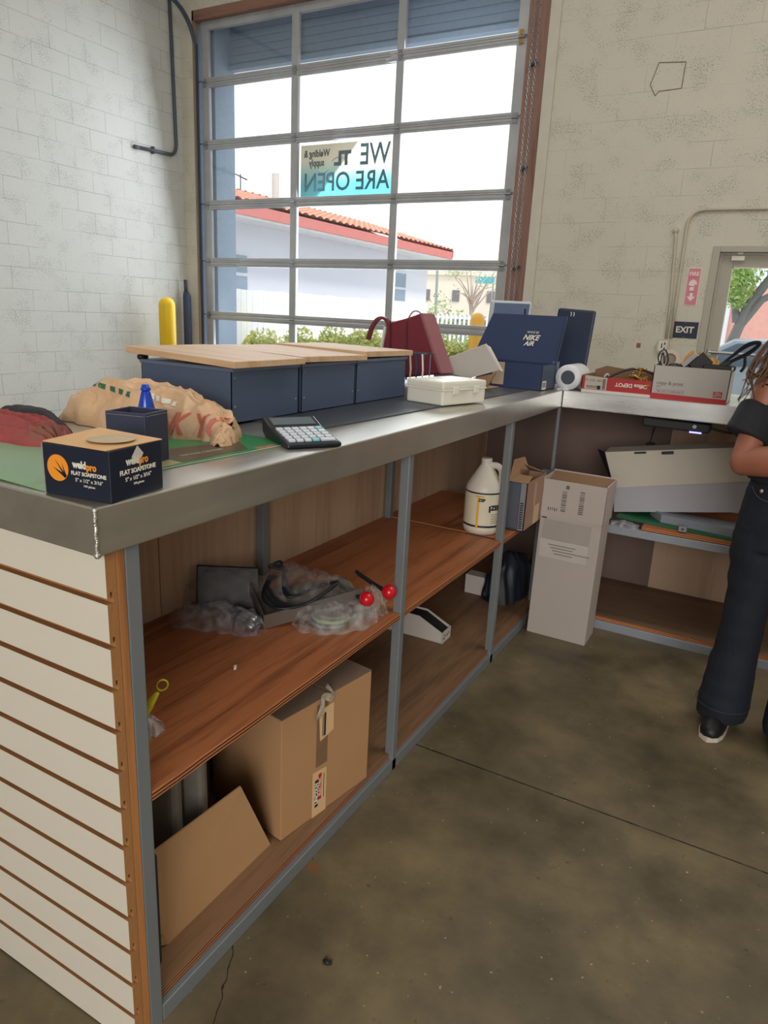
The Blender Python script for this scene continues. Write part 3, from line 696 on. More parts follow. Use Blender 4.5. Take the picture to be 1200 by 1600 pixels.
# white slatted end panel (T-slot profile) with a plywood backer
def slatwall():
    y0, z0, z1 = 0.674, 0.004, 1.003
    d1, d2 = 0.006, 0.012
    zs = [0.924-0.0762*k for k in range(12)]
    prof = [(y0, z1)]
    for z in zs:
        prof += [(y0, z+0.005), (y0+d1, z+0.005), (y0+d1, z+0.014), (y0+d2, z+0.014), (y0+d2, z-0.006), (y0+d1*0+0.0, z-0.006)]
    prof += [(y0, z0), (y0+0.0195, z0), (y0+0.0195, z1)]
    b = BM(); x0, x1 = -1.592, PF
    A = [b.verts.new((x0, y, z)) for y, z in prof]; B_ = [b.verts.new((x1, y, z)) for y, z in prof]; n = len(prof)
    for i in range(n): b.faces.new((A[i], A[(i+1) % n], B_[(i+1) % n], B_[i]))
    b.faces.new(A[::-1]); b.faces.new(B_)
    o = obj('slatwall_panel', b, [M['mdf'], M['laminate']], ca, world=True)
    for p in o.data.polygons:
        if p.normal.y < -0.9 and abs(p.center.y-y0) < 0.0005: p.material_index = 1
slatwall()
bm = BM(); box(bm, -1.592, PF-0.0005, 0.6945, 0.711, 0.002, 1.003); obj('end_backer', bm, wood('brown_ply_side', (130, 82, 46), (178, 120, 70), 'Z', 0.7, 14, 2), ca, world=True)

# ------------------------------------------------------------------ second counter along the back
cb = thing('service_counter', 'short aluminium-topped counter under the paper boxes, facing the camera', 'counter', (0.2, 3.4, 0))
bm = BM(); box(bm, -0.8345, 1.35, 3.13, 3.73, 1.004, 1.0805); obj('worktop', bm, M['top_b'], cb, world=True, bevel=0.003)
bm = BM(); box(bm, -0.840, 1.34, 3.141, 3.168, 0.0, 0.041); obj('bottom_rail', bm, mat('pale_painted_rail', (150, 156, 166), 0.45, 0.2), cb, world=True, bevel=0.002)
bm = BM(); box(bm, -0.840, 1.34, 3.141, 3.168, 0.468, 0.503); obj('shelf_rail', bm, mat('pale_painted_rail2', (150, 156, 166), 0.45, 0.2), cb, world=True, bevel=0.002)
for x in (0.35, 1.31): post(x, x+0.028, 3.141, 3.168, 0.041, 1.004, cb)
E2 = ply_edge_mat('ply_layers_x', 'X', 0, 0.019, (120, 66, 36), (224, 146, 86))
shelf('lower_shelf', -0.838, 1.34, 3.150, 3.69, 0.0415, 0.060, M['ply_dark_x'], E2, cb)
shelf('shelf', -0.425, 1.34, 3.150, 3.69, 0.5035, 0.5225, M['ply_x'], E2, cb)
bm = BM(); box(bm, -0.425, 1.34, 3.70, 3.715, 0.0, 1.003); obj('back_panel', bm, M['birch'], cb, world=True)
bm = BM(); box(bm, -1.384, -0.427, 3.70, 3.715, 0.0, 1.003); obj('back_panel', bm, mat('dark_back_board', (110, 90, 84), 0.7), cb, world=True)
bm = BM(); box(bm, 1.34, 1.355, 3.141, 3.715, 0.0, 1.003); obj('end_panel', bm, M['birch'], cb, world=True)

# ------------------------------------------------------------------ soft lumps (cloth, bags)
def lump(bm, path, wid, hgt, z0, amp=0.006, freq=30, n=60, m=24, pw=2.4, seed=0.0, ridge=True, fold=0.0, ff=7.0):
    P = smooth_path([(p[0], p[1], 0) for p in path], max(2, n//(len(path)-1)))
    def interp(a, t):
        s = t*(len(a)-1); i = min(int(s), len(a)-2); f = s-i; f = f*f*(3-2*f); return a[i]*(1-f)+a[i+1]*f
    rows = []
    N_ = len(P)
    for i, p in enumerate(P):
        t = i/(N_-1); tt = (P[min(i+1, N_-1)]-P[max(i-1, 0)]).normalized(); nn = V((-tt.y, tt.x, 0))
        w, h = interp(wid, t), interp(hgt, t); row = []
        for j in range(m+1):
            u = -1+2*j/m
            q = p+nn*(w*u)
            nz = noise.noise(V((q.x*freq+seed, q.y*freq, seed)))
            if ridge: nz = 1-2*abs(nz)
            nz2 = noise.noise(V((q.x*freq*2.3+seed, q.y*freq*2.3, 3+seed)))
            z = z0 + h*(max(0, 1-abs(u)**pw))**0.7 + (amp*nz+amp*0.5*nz2)*(1-abs(u)**6)*min(1, h/0.02)
            if fold:
                ph = u*ff+2.5*noise.noise(V((t*3.1+seed, u*1.3, 1)))+t*4
                z += fold*(1-2*abs(math.sin(ph)))*(1-abs(u)**4)*min(1, h/0.02)*(0.4+0.6*abs(noise.noise(V((t*6, u*2, seed+7)))))*1.6
            q = q + nn*(amp*1.6*noise.noise(V((t*9+seed, u*2, 5))))
            row.append(bm.verts.new((q.x, q.y, max(z, z0))))
        rows.append(row)
    for a, b_ in zip(rows, rows[1:]):
        for j in range(m): bm.faces.new((a[j], a[j+1], b_[j+1], b_[j]))
    # flat underside
    bot = [[bm.verts.new((v.co.x, v.co.y, z0)) for v in r[::m]] for r in rows]
    for a, b_ in zip(bot, bot[1:]): bm.faces.new((a[0], b_[0], b_[1], a[1]))
def drape(o, bvh_obj, direction, off=0.0012):
    """lay a decal mesh on a surface along a world direction"""
    from mathutils.bvhtree import BVHTree
    b = BM(); b.from_mesh(bvh_obj.data); b.transform(world_of(bvh_obj)); bv = BVHTree.FromBMesh(b); b.free()
    W = world_of(o); Wi = W.inverted(); d = V(direction).normalized()
    b = BM(); b.from_mesh(o.data); bmesh.ops.subdivide_edges(b, edges=b.edges[:], cuts=2, use_grid_fill=False); bmesh.ops.triangulate(b, faces=b.faces[:])
    kill = []
    for v in b.verts:
        w = W @ v.co; h = bv.ray_cast(w-d*0.6, d)
        if h[0] is None: kill.append(v)
        else: v.co = Wi @ (h[0]-d*off)
    bmesh.ops.delete(b, geom=kill, context='VERTS'); b.to_mesh(o.data); b.free()

TZ = 1.0808
# ------------------------------------------------------------------ soapstone box on the near corner
sb = thing('soapstone_box', 'black and orange cardboard box lettered flat soapstone on the near counter corner', 'box', (-0.962, 0.667, TZ), (0, 0, R(8)))
LX, LY, LH = 0.128, 0.118, 0.0785
bm = BM(); box(bm, 0, LX, 0, LY, 0, LH); obj('carton_body', bm, M['navy'], sb, bevel=0.0012)
bm = BM(); slab(bm, [(-0.002, 0.004, LH+0.001), (LX-0.004, -0.001, LH+0.0005), (LX+0.0015, LY, LH+0.001), (0.002, LY+0.001, LH+0.0065)], (0, 0, 0.0012))
obj('lid_flap', bm, mat('orange_white_lid', (222, 176, 122), 0.55, var=0.12, scale=18), sb)
bm = BM(); lathe(bm, [(0.0001, 0), (0.036, 0), (0.036, 0.0004), (0.0001, 0.0004)], (0.078, 0.062, LH+0.0052), 'Z', 32); rot_verts(bm, (0.078, 0.062, LH+0.0052), (R(-0.0), R(0), 0)); obj('lid_photo', bm, mat('grey_photo', (196, 174, 140), 0.6, var=0.30, scale=60), sb)
bm = BM(); slab(bm, [(-0.0008, -0.0006, 0.0), (0.0014, -0.0006, 0.0), (0.0014, -0.0006, LH), (-0.0008, -0.0006, LH)], (0, 0.0004, 0)); obj('worn_edge', bm, mat('worn_card', (150, 146, 140), 0.8, var=0.3, scale=90), sb)
# orange round logo: two-thirds disc with swoosh cuts
bm = BM()
cx_, cz_, rr = 0.029, 0.043, 0.0205
pts = [(cx_+rr*math.cos(a), -0.0009, cz_+rr*math.sin(a)) for a in [2*PI*i/40 for i in range(40)]]
slab(bm, pts, (0, 0.0006, 0)); obj('logo_disc', bm, M['orange'], sb)
bm = BM()
for a0, ln, w in ((R(-52), 0.030, 0.0018), (R(-28), 0.026, 0.0030), (R(-72), 0.020, 0.0016)):
    ox, oz = cx_+rr*0.95*math.cos(R(-38)), cz_+rr*0.95*math.sin(R(-38)); a = a0+PI
    tip = (ox+ln*math.cos(a), oz+ln*math.sin(a)); nx, nz = -math.sin(a)*w, math.cos(a)*w
    slab(bm, [(ox-nx, -0.0014, oz-nz), (ox+nx, -0.0014, oz+nz), (tip[0], -0.0014, tip[1])], (0, 0.0005, 0))
obj('logo_sparks', bm, M['navy'], sb)
text(sb, 'weld', 0.0155, (0.084, -0.0008, 0.052), F, M['paper'], bold=0.0006, align='RIGHT', sx=0.85, depth=0.0003)
text(sb, 'pro', 0.0155, (0.0845, -0.0008, 0.0505), F, M['orange'], bold=0.0006, align='LEFT', sx=0.85, depth=0.0003)
text(sb, 'FLAT SOAPSTONE', 0.0082, (0.088, -0.0008, 0.0385), F, M['paper'], bold=0.0002, depth=0.0003)
text(sb, '5" x 1/2" x 3/16"', 0.0078, (0.088, -0.0008, 0.0285), F, M['paper'], depth=0.0003)
text(sb, '144 pieces', 0.0052, (0.088, -0.0008, 0.0205), F, M['paper'], depth=0.0003)
FX = (PI/2, 0, PI/2)
text(sb, 'weld', 0.017, (LX+0.0008, 0.062, 0.057), FX, M['paper'], bold=0.0006, align='RIGHT', sx=0.85, depth=0.0003)
text(sb, 'pro', 0.017, (LX+0.0008, 0.0625, 0.0555), FX, M['orange'], bold=0.0006, align='LEFT', sx=0.85, depth=0.0003)
text(sb, 'FLAT SOAPSTONE', 0.0100, (LX+0.0008, 0.060, 0.0415), FX, M['paper'], bold=0.0003, depth=0.0003)
text(sb, '5" x 1/2" x 3/16"', 0.0088, (LX+0.0008, 0.060, 0.0300), FX, M['paper'], depth=0.0003)
text(sb, '144 pieces', 0.0056, (LX+0.0008, 0.060, 0.0210), FX, M['paper'], depth=0.0003)
bm = BM(); slab(bm, [(LX+0.0007, 0.046, LH-0.016), (LX+0.0007, 0.060, LH+0.0005), (LX+0.0007, 0.073, LH-0.013), (LX+0.0007, 0.068, LH-0.020), (LX+0.0007, 0.066, LH-0.030), (LX+0.0007, 0.053, LH-0.024)], (0.0003, 0, 0)); obj('torn_patch', bm, M['card_white'], sb)

# pen holder
ph = thing('pen_holder', 'square navy leatherette pen holder behind the soapstone box', 'pen holder', (-1.062, 0.868, TZ+0.0012), (0, 0, R(14)))
bm = BM(); w2, d2_, hh, t_ = 0.082, 0.074, 0.096, 0.0045
for a in ((0, w2, 0, t_), (0, w2, d2_-t_, d2_), (0, t_, t_, d2_-t_), (w2-t_, w2, t_, d2_-t_)): box(bm, a[0], a[1], a[2], a[3], 0, hh)
box(bm, t_, w2-t_, t_, d2_-t_, 0, 0.004)
obj('holder_body', bm, mat('navy_leatherette', (50, 54, 78), 0.5, var=0.1, scale=30, bump=0.1), ph, bevel=0.0012)
bm = BM()
for a, b_ in (((0.003, -0.0004), (w2-0.003, -0.0004)), ((w2+0.0004, 0.003), (w2+0.0004, d2_-0.003))):
    k = 26
    for i in range(k):
        p, q = V((a[0], a[1], hh-0.005)), V((b_[0], b_[1], hh-0.005)); tube(bm, [p.lerp(q, (i+0.15)/k), p.lerp(q, (i+0.8)/k)], 0.0004, 4)
o_ = obj('stitching', bm, mat('pale_thread', (170, 160, 150), 0.8), ph)
# blue bottle
bb = thing('spray_bottle', 'small translucent blue bottle standing between the pen holder and grocery bag', 'bottle', (-1.150, 1.045, TZ+0.0012))
m_, nt_, b_s = nodes_of('blue_plastic'); b_s.inputs['Base Color'].default_value = (*s2l((30, 80, 214)), 1); b_s.inputs['Roughness'].default_value = 0.18; b_s.inputs['Transmission Weight'].default_value = 0.35
bm = BM(); lathe(bm, [(0.017, 0), (0.0185, 0.004), (0.0185, 0.070), (0.015, 0.086), (0.0095, 0.108), (0.008, 0.112)], (0, 0, 0), 'Z', 20); obj('bottle_body', bm, m_, bb, smooth=True)
bm = BM(); lathe(bm, [(0.0105, 0.1125), (0.0105, 0.116), (0.009, 0.118), (0.0075, 0.124)], (0, 0, 0), 'Z', 20); obj('bottle_cap', bm, m_, bb, smooth=True)

# green printed counter mats
bm = BM(); slab(bm, [(-0.951, 0.80, TZ), (-0.930, 1.262, TZ), (-1.20, 1.285, TZ), (-1.33, 1.10, TZ), (-1.30, 0.80, TZ)], (0, 0, 0.0012))
gm = thing('counter_mat', 'glossy green printed mat lying under the grocery bag and pen holder', 'mat', (-1.1, 1.0, TZ))
o_ = obj('mat_sheet', bm, M['green'], gm, world=True)
bm = BM(); slab(bm, [(-0.963, 0.960, TZ+0.0014), (-0.958, 1.14, TZ+0.0014), (-1.035, 1.20, TZ+0.0014), (-1.075, 1.02, TZ+0.0014), (-1.03, 0.962, TZ+0.0014)], (0, 0, 0.0003)); obj('printed_panel', bm, mat('brown_print', (86, 74, 60), 0.4, var=0.3, scale=30), gm, world=True)
bm = BM(); slab(bm, [(-0.953, 0.86, TZ+0.0014), (-0.962, 0.955, TZ+0.0014), (-1.02, 0.955, TZ+0.0014), (-1.00, 0.86, TZ+0.0014)], (0, 0, 0.0003)); obj('printed_panel', bm, mat('sand_print', (172, 162, 112), 0.4, var=0.2, scale=30), gm, world=True)
text(gm, 'SERVICE CENTER', 0.016, (0.098, 0.05, 0.0018), (0, 0, R(84)), mat('pale_print', (176, 178, 150), 0.5), depth=0.0002, sx=0.9)
bm = BM(); slab(bm, [(-0.937, 1.155, TZ+0.0014), (-0.934, 1.215, TZ+0.0014), (-0.953, 1.218, TZ+0.0014), (-0.958, 1.16, TZ+0.0014)], (0, 0, 0.0003)); obj('printed_panel', bm, mat('rust_print', (168, 120, 92), 0.4, var=0.3, scale=50), gm, world=True)
bm = BM(); slab(bm, [(-0.9505, 0.80, TZ+0.0013), (-0.9295, 1.262, TZ+0.0013), (-0.9315, 1.262, TZ+0.0013), (-0.9525, 0.80, TZ+0.0013)], (0, 0, 0.0003)); obj('mat_edge', bm, M['paper'], gm, world=True)
gp = thing('counter_mat', 'pale green curled mat between the soapstone box and red rags', 'mat', (-1.2, 0.76, TZ))
bm = BM()
rows = []
for i in range(13):
    t = i/12; x = -1.50+t*0.53
    rows.append([bm.verts.new((x, 0.665+0.035*(1-t)*0+0.004+j*0.24/8-0.03*t*0, TZ+0.0008+0.012*(1-t)*(1-j/8)**2)) for j in range(9)])
for a, b_ in zip(rows, rows[1:]):
    for j in range(8): bm.faces.new((a[j], a[j+1], b_[j+1], b_[j]))
obj('mat_sheet', bm, M['pale_green'], gp, world=True, smooth=True, solid=0.0012)

# red rag and dark cloth on the left of the counter
dk = BM(); lump(dk, [(-1.60, 1.04), (-1.50, 1.03), (-1.42, 1.01), (-1.34, 0.98)], [0.045, 0.05, 0.04, 0.02], [0.036, 0.040, 0.022, 0.010], TZ, 0.003, 38, 40, 20, seed=4)
tag(obj('dark_cloth', dk, mat('charcoal_cloth', (48, 46, 50), 0.9, bump=0.5, scale=20), smooth=True), 'charcoal cloth bundled beneath the red shop rag', 'cloth')
rg = BM(); lump(rg, [(-1.598, 0.90), (-1.48, 0.925), (-1.38, 0.93), (-1.30, 0.915), (-1.238, 0.90)], [0.06, 0.085, 0.085, 0.060, 0.018], [0.030, 0.042, 0.036, 0.030, 0.010], TZ, 0.004, 30, 130, 80, seed=1, fold=0.006, ff=9.0)
def rag_mat():
    m, nt, b = nodes_of('red_rag_cloth'); L = nt.links.new; N = nt.nodes.new
    tc = N('ShaderNodeTexCoord'); a = N('ShaderNodeTexNoise'); a.inputs['Scale'].default_value = 7; a.inputs['Detail'].default_value = 5; L(tc.outputs['Object'], a.inputs['Vector'])
    cr = N('ShaderNodeValToRGB'); e = cr.color_ramp.elements; e[0].position = 0.32; e[0].color = (*s2l((128, 92, 74)), 1); e[1].position = 0.52; e[1].color = (*s2l((150, 70, 70)), 1)
    L(a.outputs[0], cr.inputs[0]); L(cr.outputs[0], b.inputs['Base Color']); b.inputs['Roughness'].default_value = 0.95
    n2 = N('ShaderNodeTexNoise'); n2.inputs['Scale'].default_value = 130; n2.inputs['Detail'].default_value = 4; L(tc.outputs['Object'], n2.inputs['Vector'])
    bp = N('ShaderNodeBump'); bp.inputs['Strength'].default_value = 0.6; bp.inputs['Distance'].default_value = 0.003; L(n2.outputs[0], bp.inputs['Height']); L(bp.outputs[0], b.inputs['Normal'])
    return m
tag(obj('shop_rag', rg, rag_mat(), smooth=True), 'crumpled dusty red shop rag on the left end of the steel counter', 'rag')

# grocery bag
gb = thing('grocery_bag', 'crumpled tan plastic grocery bag with red print on the green mat', 'bag', (-1.3, 1.2, TZ))
bm = BM(); lump(bm, [(-1.560, 1.17), (-1.50, 1.18), (-1.43, 1.19), (-1.34, 1.20), (-1.24, 1.205), (-1.15, 1.20), (-1.08, 1.19), (-1.045, 1.18)],
     [0.045, 0.075, 0.092, 0.10, 0.095, 0.080, 0.055, 0.016], [0.018, 0.060, 0.096, 0.096, 0.092, 0.078, 0.054, 0.030], TZ+0.0013, 0.013, 17, 150, 70, pw=2.0, seed=2, fold=0.005, ff=8.0)
bagm, nt_, b_s = nodes_of('tan_bag_film')
b_s.inputs['Base Color'].default_value = (*s2l((208, 172, 136)), 1); b_s.inputs['Roughness'].default_value = 0.38; b_s.inputs['Subsurface Weight'].default_value = 0.12; b_s.inputs['Subsurface Radius'].default_value = (0.02, 0.012, 0.008)
tc = nt_.nodes.new('ShaderNodeTexCoord'); nz = nt_.nodes.new('ShaderNodeTexNoise'); nz.inputs['Scale'].default_value = 26; nz.inputs['Detail'].default_value = 7; nz.inputs['Distortion'].default_value = 1.5
bp = nt_.nodes.new('ShaderNodeBump'); bp.inputs['Strength'].default_value = 0.7; bp.inputs['Distance'].default_value = 0.006
nt_.links.new(tc.outputs['Object'], nz.inputs['Vector']); nt_.links.new(nz.outputs[0], bp.inputs['Height']); nt_.links.new(bp.outputs[0], b_s.inputs['Normal'])
bag = obj('bag_body', bm, bagm, gb, world=True, smooth=True)
bm = BM(); lump(bm, [(-1.075, 1.19), (-1.045, 1.165), (-1.028, 1.135), (-1.020, 1.115)], [0.020, 0.026, 0.020, 0.008], [0.040, 0.034, 0.018, 0.006], TZ+0.0013, 0.008, 60, 36, 18, seed=9); obj('bag_knot', bm, bagm, gb, world=True, smooth=True)
o_ = text(gb, 'THANK YOU', 0.075, (0.135, -0.10, 0.040), (PI/2, 0, R(14)), mat('faded_red_print', (196, 104, 84), 0.5), bold=0.002, sx=0.75); drape(o_, bag, (0.25, 1, -0.28), 0.0015)
gk = mat('green_bag_print', (38, 96, 70), 0.5); bm = BM()
for k in range(5):
    x = -0.165+k*0.034; z = 0.112-0.004*k
    quad(bm, [(x, -0.08, z), (x+0.018, -0.08, z-0.002), (x+0.028, -0.08, z-0.016), (x+0.010, -0.08, z-0.013)])
o_ = obj('bag_chequer_print', bm, gk, gb); drape(o_, bag, (0.25, 1, -0.28), 0.0015)
bm = BM()
for k in range(4):
    x = 0.03+k*0.020; z = 0.098-0.003*k
    quad(bm, [(x, -0.08, z), (x+0.012, -0.08, z+0.001), (x+0.020, -0.08, z-0.012), (x+0.008, -0.08, z-0.012)])
o_ = obj('bag_white_print', bm, M['paper'], gb); drape(o_, bag, (0.25, 1, -0.28), 0.0015)

# calculator
cl = thing('calculator', 'black desk calculator with pale keys near the counter edge', 'calculator', (-0.8955, 1.197, TZ), (0, 0, R(58)))
# local: x along the front edge, y towards the display, z up
W_, D_ = 0.128, 0.165
prof = [(0.0, 0.003), (0.006, 0.0), (D_-0.02, 0.0), (D_, 0.012), (D_+0.006, 0.043), (D_-0.004, 0.046), (D_-0.052, 0.030), (0.010, 0.0125), (0.001, 0.010)]
bm = BM(); A = [bm.verts.new((0, y, z)) for y, z in prof]; B_ = [bm.verts.new((W_, y, z)) for y, z in prof]; n = len(prof)
for i in range(n): bm.faces.new((A[i], A[(i+1) % n], B_[(i+1) % n], B_[i]))
bm.faces.new(A[::-1]); bm.faces.new(B_); obj('calculator_body', bm, mat('black_gloss_plastic', (20, 26, 38), 0.28), cl, bevel=0.003)
key_m, tq = mat('pale_key', (206, 212, 222), 0.4), mat('aqua_key', (130, 200, 206), 0.4)
sl = math.atan2(0.030-0.0125, D_-0.062)
for r_ in range(5):
    for c_ in range(6):
        if r_ == 0 and c_ == 5: continue
        y = 0.014+r_*0.0185; x = 0.0085+c_*0.0190; z = 0.0125+(y-0.010)*math.tan(sl)
        wide = (r_ == 0 and c_ == 4)
        b = BM(); box(b, x, x+(0.034 if wide else 0.0150), y, y+0.0125, z, z+0.005, rot=(sl, 0, 0), bev=0.001)
        obj('key', b, tq if (c_ == 3 and r_ == 0) or (c_ == 5 and r_ == 4) else key_m, cl)
bm = BM(); s2 = math.atan2(0.016, 0.048)
box(bm, 0.012, W_-0.012, D_-0.044, D_-0.010, 0.0385, 0.0395, rot=(s2, 0, 0)); obj('display', bm, mat('lcd_grey', (92, 104, 112), 0.25), cl)

# three steel boxes with wooden lids
def steel_box(label, x0, x1, y0, y1, z1):
    t = thing('steel_box', label, 'box', ((x0+x1)/2, (y0+y1)/2, TZ+0.004), group='steel boxes in a row on the counter')
    X, Y, H = (x1-x0)/2, (y1-y0)/2, z1-TZ-0.004
    b = BM()
    for a in ((-X, X, -Y, -Y+0.002), (-X, X, Y-0.002, Y), (-X, -X+0.002, -Y, Y), (X-0.002, X, -Y, Y)): box(b, a[0], a[1], a[2], a[3], 0, H)
    box(b, -X, X, -Y, Y, 0, 0.002)
    obj('box_body', b, M['steelbox'], t)
    b = BM(); box(b, -X-0.004, X+0.006, -Y-0.003, Y+0.001, H-0.010, H); obj('top_flange', b, mat('pale_flange', (108, 122, 146), 0.45, 0.4), t, bevel=0.0015)
    for y in (-Y+0.012, Y-0.012):
        for z in (H*0.30, H*0.82):
            b = BM(); lathe(b, [(0.0028, 0), (0.0028, 0.001), (0.0015, 0.002)], (X, y, z), 'X', 8); obj('rivet', b, M['zinc'], t)
    return t
steel_box('slate blue steel box nearest the grocery bag, first of the row', -1.500, -1.187, 1.352, 1.632, 1.224)
steel_box('slate blue steel box in the middle of the row of three', -1.500, -1.187, 1.648, 1.935, 1.224)
steel_box('slate blue steel box farthest back, beside the white case', -1.500, -1.187, 1.945, 2.282, 1.226)
def lid(label, x0, x1, y0, y1, z0, th, ry, rx=0.0, boards=2):
    t = thing('wooden_lid', label, 'lid', ((x0+x1)/2, (y0+y1)/2, z0), (rx, ry, 0), group='wooden lids on the steel boxes')
    X, Y = (x1-x0)/2, (y1-y0)/2; w = 2*Y/boards
    for k in range(boards):
        b = BM(); box(b, -X, X, -Y+k*w+0.0008, -Y+(k+1)*w-0.0008, 0, th); obj('board', b, M['lidwood'], t, bevel=0.0012)
    return t
lid('pale wooden lid on the nearest steel box', -1.510, -1.140, 1.310, 1.600, 1.2345, 0.016, R(2.2), 0, 2)
lid('pale wooden lid on the middle steel box', -1.530, -1.160, 1.612, 1.965, 1.2320, 0.016, R(1.6), R(-0.8), 2)
lid('raised wooden lid on the farthest steel box, overlapping its neighbour', -1.540, -1.175, 1.975, 2.310, 1.2330, 0.018, R(0.8), R(-0.6), 1)
bm = BM(); tube(bm, [(-1.50, 1.345, 1.229), (-1.50, 1.372, 1.229)], 0.007, 10); 
tag(obj('lid_spacer', bm, M['black'], smooth=True), 'small black spacer under the nearest wooden lid', 'spacer')

# black textured mat under the boxes
def dplate():
    m, nt, b = nodes_of('dark_tread'); L = nt.links.new; N = nt.nodes.new
    tc = N('ShaderNodeTexCoord'); mp = N('ShaderNodeMapping'); mp.inputs['Rotation'].default_value = (0, 0, PI/4); mp.inputs['Scale'].default_value = (90, 90, 1); L(tc.outputs['Object'], mp.inputs[0])
    ck = N('ShaderNodeTexChecker'); ck.inputs['Scale'].default_value = 1; L(mp.outputs[0], ck.inputs[0])
    b.inputs['Base Color'].default_value = (*s2l((72, 78, 88)), 1); b.inputs['Roughness'].default_value = 0.42; b.inputs['Metallic'].default_value = 0.3
    bp = N('ShaderNodeBump'); bp.inputs['Strength'].default_value = 0.5; bp.inputs['Distance'].default_value = 0.0015; L(ck.outputs['Fac'], bp.inputs['Height']); L(bp.outputs[0], b.inputs['Normal'])
    return m
bm = BM(); slab(bm, [(-1.53, 1.425, TZ), (-0.992, 1.455, TZ), (-0.935, 2.95, TZ), (-1.53, 2.95, TZ)], (0, 0, 0.0035))
tag(obj('tread_mat', bm, dplate()), 'dark textured tread mat lying beneath the steel boxes', 'mat')

# white hinged case
wc = thing('plastic_case', 'white hinged plastic case with clasps beside the steel boxes', 'case', (-0.962, 2.125, TZ+0.0038), (0, 0, R(76)))
cw, cd_ = 0.240, 0.158
bm = BM(); box(bm, 0, cw, 0, cd_, 0, 0.050, bev=0.006); obj('case_base', bm, M['white'], wc)
bm = BM(); box(bm, -0.002, cw+0.002, -0.002, cd_+0.002, 0.052, 0.078, bev=0.007); obj('case_lid', bm, M['white'], wc)
bm = BM(); box(bm, -0.0035, cw+0.0035, -0.0035, cd_+0.0035, 0.048, 0.0535, bev=0.0015); obj('rim', bm, M['white'], wc)
for x in (0.05, 0.165):
    b = BM(); box(b, x, x+0.030, -0.007, -0.0015, 0.036, 0.060, bev=0.002); obj('clasp', b, M['white'], wc)
b = BM(); box(b, 0.09, 0.14, -0.012, -0.002, 0.049, 0.053, bev=0.0015); obj('carry_tab', b, M['white'], wc)
b = BM(); box(b, 0.10, 0.20, 0.03, 0.12, 0.078, 0.0784); obj('lid_print', b, mat('pale_pink_print', (222, 190, 176), 0.4, var=0.2, scale=40), wc)

# wire rack with dangling strips behind the last steel box
wr = thing('wire_rack', 'small wire rack with hanging clips beside the maroon bag', 'rack', (-1.28, 2.44, TZ))
bm = BM()
for x in (-0.14, 0.085):
    for y in (0.0, 0.06): tube(bm, [(x, y, 0.004), (x, y, 0.150)], 0.0028, 6)
for y in (0, 0.06): tube(bm, [(-0.16, y, 0.150), (0.10, y, 0.148)], 0.0028, 6)
for x in (-0.14, -0.06, 0.01, 0.085): tube(bm, [(x, 0, 0.150), (x, 0.06, 0.150)], 0.0022, 6)
obj('wire_frame', bm, M['track'], wr)
for k, x in enumerate((0.005, 0.032, 0.058, 0.084, -0.05, -0.02)):
    b = BM(); tube(b, [(x-0.003, -0.004, 0.148), (x+0.004, -0.005, 0.09), (x+0.001, -0.004, 0.022)], [0.005, 0.006, 0.004], 6, flat=0.5)
    obj('clip_strip', b, M['paper'] if k % 2 else mat('dark_strip', (46, 56, 84), 0.5), wr)

# maroon bag with strap
mb_ = thing('shoulder_bag', 'maroon vinyl shoulder bag with a curled strap behind the steel boxes', 'bag', (-1.42, 2.70, TZ))
mar = mat('maroon_vinyl', (118, 40, 54), 0.42, var=0.12, scale=7, bump=0.1)
bm = BM()
slab(bm, [(-0.13, 0.0, 0.005), (0.185, -0.01, 0.060), (0.072, 0.0, 0.297), (0.05, 0.0, 0.289), (0.0, 0.0, 0.272), (-0.085, 0.005, 0.250)], (0.02, 0.07, 0.0))
obj('bag_body', bm, mar, mb_, bevel=0.006)
bm = BM()
for x in (-0.06, 0.02): slab(bm, [(x, -0.004, 0.02), (x+0.006, -0.004, 0.02), (x-0.012+0.006, -0.003, 0.26), (x-0.012, -0.003, 0.26)], (0, 0.003, 0))
obj('seam', bm, mat('maroon_dark', (84, 28, 42), 0.5), mb_)
bm = BM(); slab(bm, [(0.185, -0.012, 0.060), (0.192, -0.012, 0.062), (0.080, -0.003, 0.297), (0.072, -0.003, 0.297)], (0.02, 0.075, 0)); obj('piping', bm, mat('pale_maroon', (150, 96, 104), 0.5), mb_)
sp_ = smooth_path([(-0.09, 0.03, 0.20), (-0.092, 0.03, 0.245), (-0.115, 0.03, 0.268), (-0.145, 0.025, 0.262), (-0.170, 0.02, 0.225), (-0.185, 0.02, 0.175)], 6)
b = BM()
for i in range(len(sp_)-1):
    pass
L_ = [b.verts.new(p+V((0, -0.012, 0))) for p in sp_]; R_ = [b.verts.new(p+V((0, 0.012, 0))) for p in sp_]
for i in range(len(sp_)-1): b.faces.new((L_[i], R_[i], R_[i+1], L_[i+1]))
obj('strap', b, mar, mb_, solid=0.012)
bm = BM(); tube(bm, smooth_path([(0.0, 0.03, 0.272), (0.02, 0.03, 0.300), (0.045, 0.03, 0.303), (0.06, 0.03, 0.292)], 5), 0.003, 6); obj('top_handle', bm, mat('pale_maroon2', (160, 110, 116), 0.5), mb_)
bm = BM(); box(bm, -0.108, -0.098, -0.004, 0.0, 0.12, 0.235, rot=(0, R(10), 0)); box(bm, -0.105, -0.088, -0.006, 0.0, 0.105, 0.135); obj('buckle_strip', bm, M['white'], mb_)

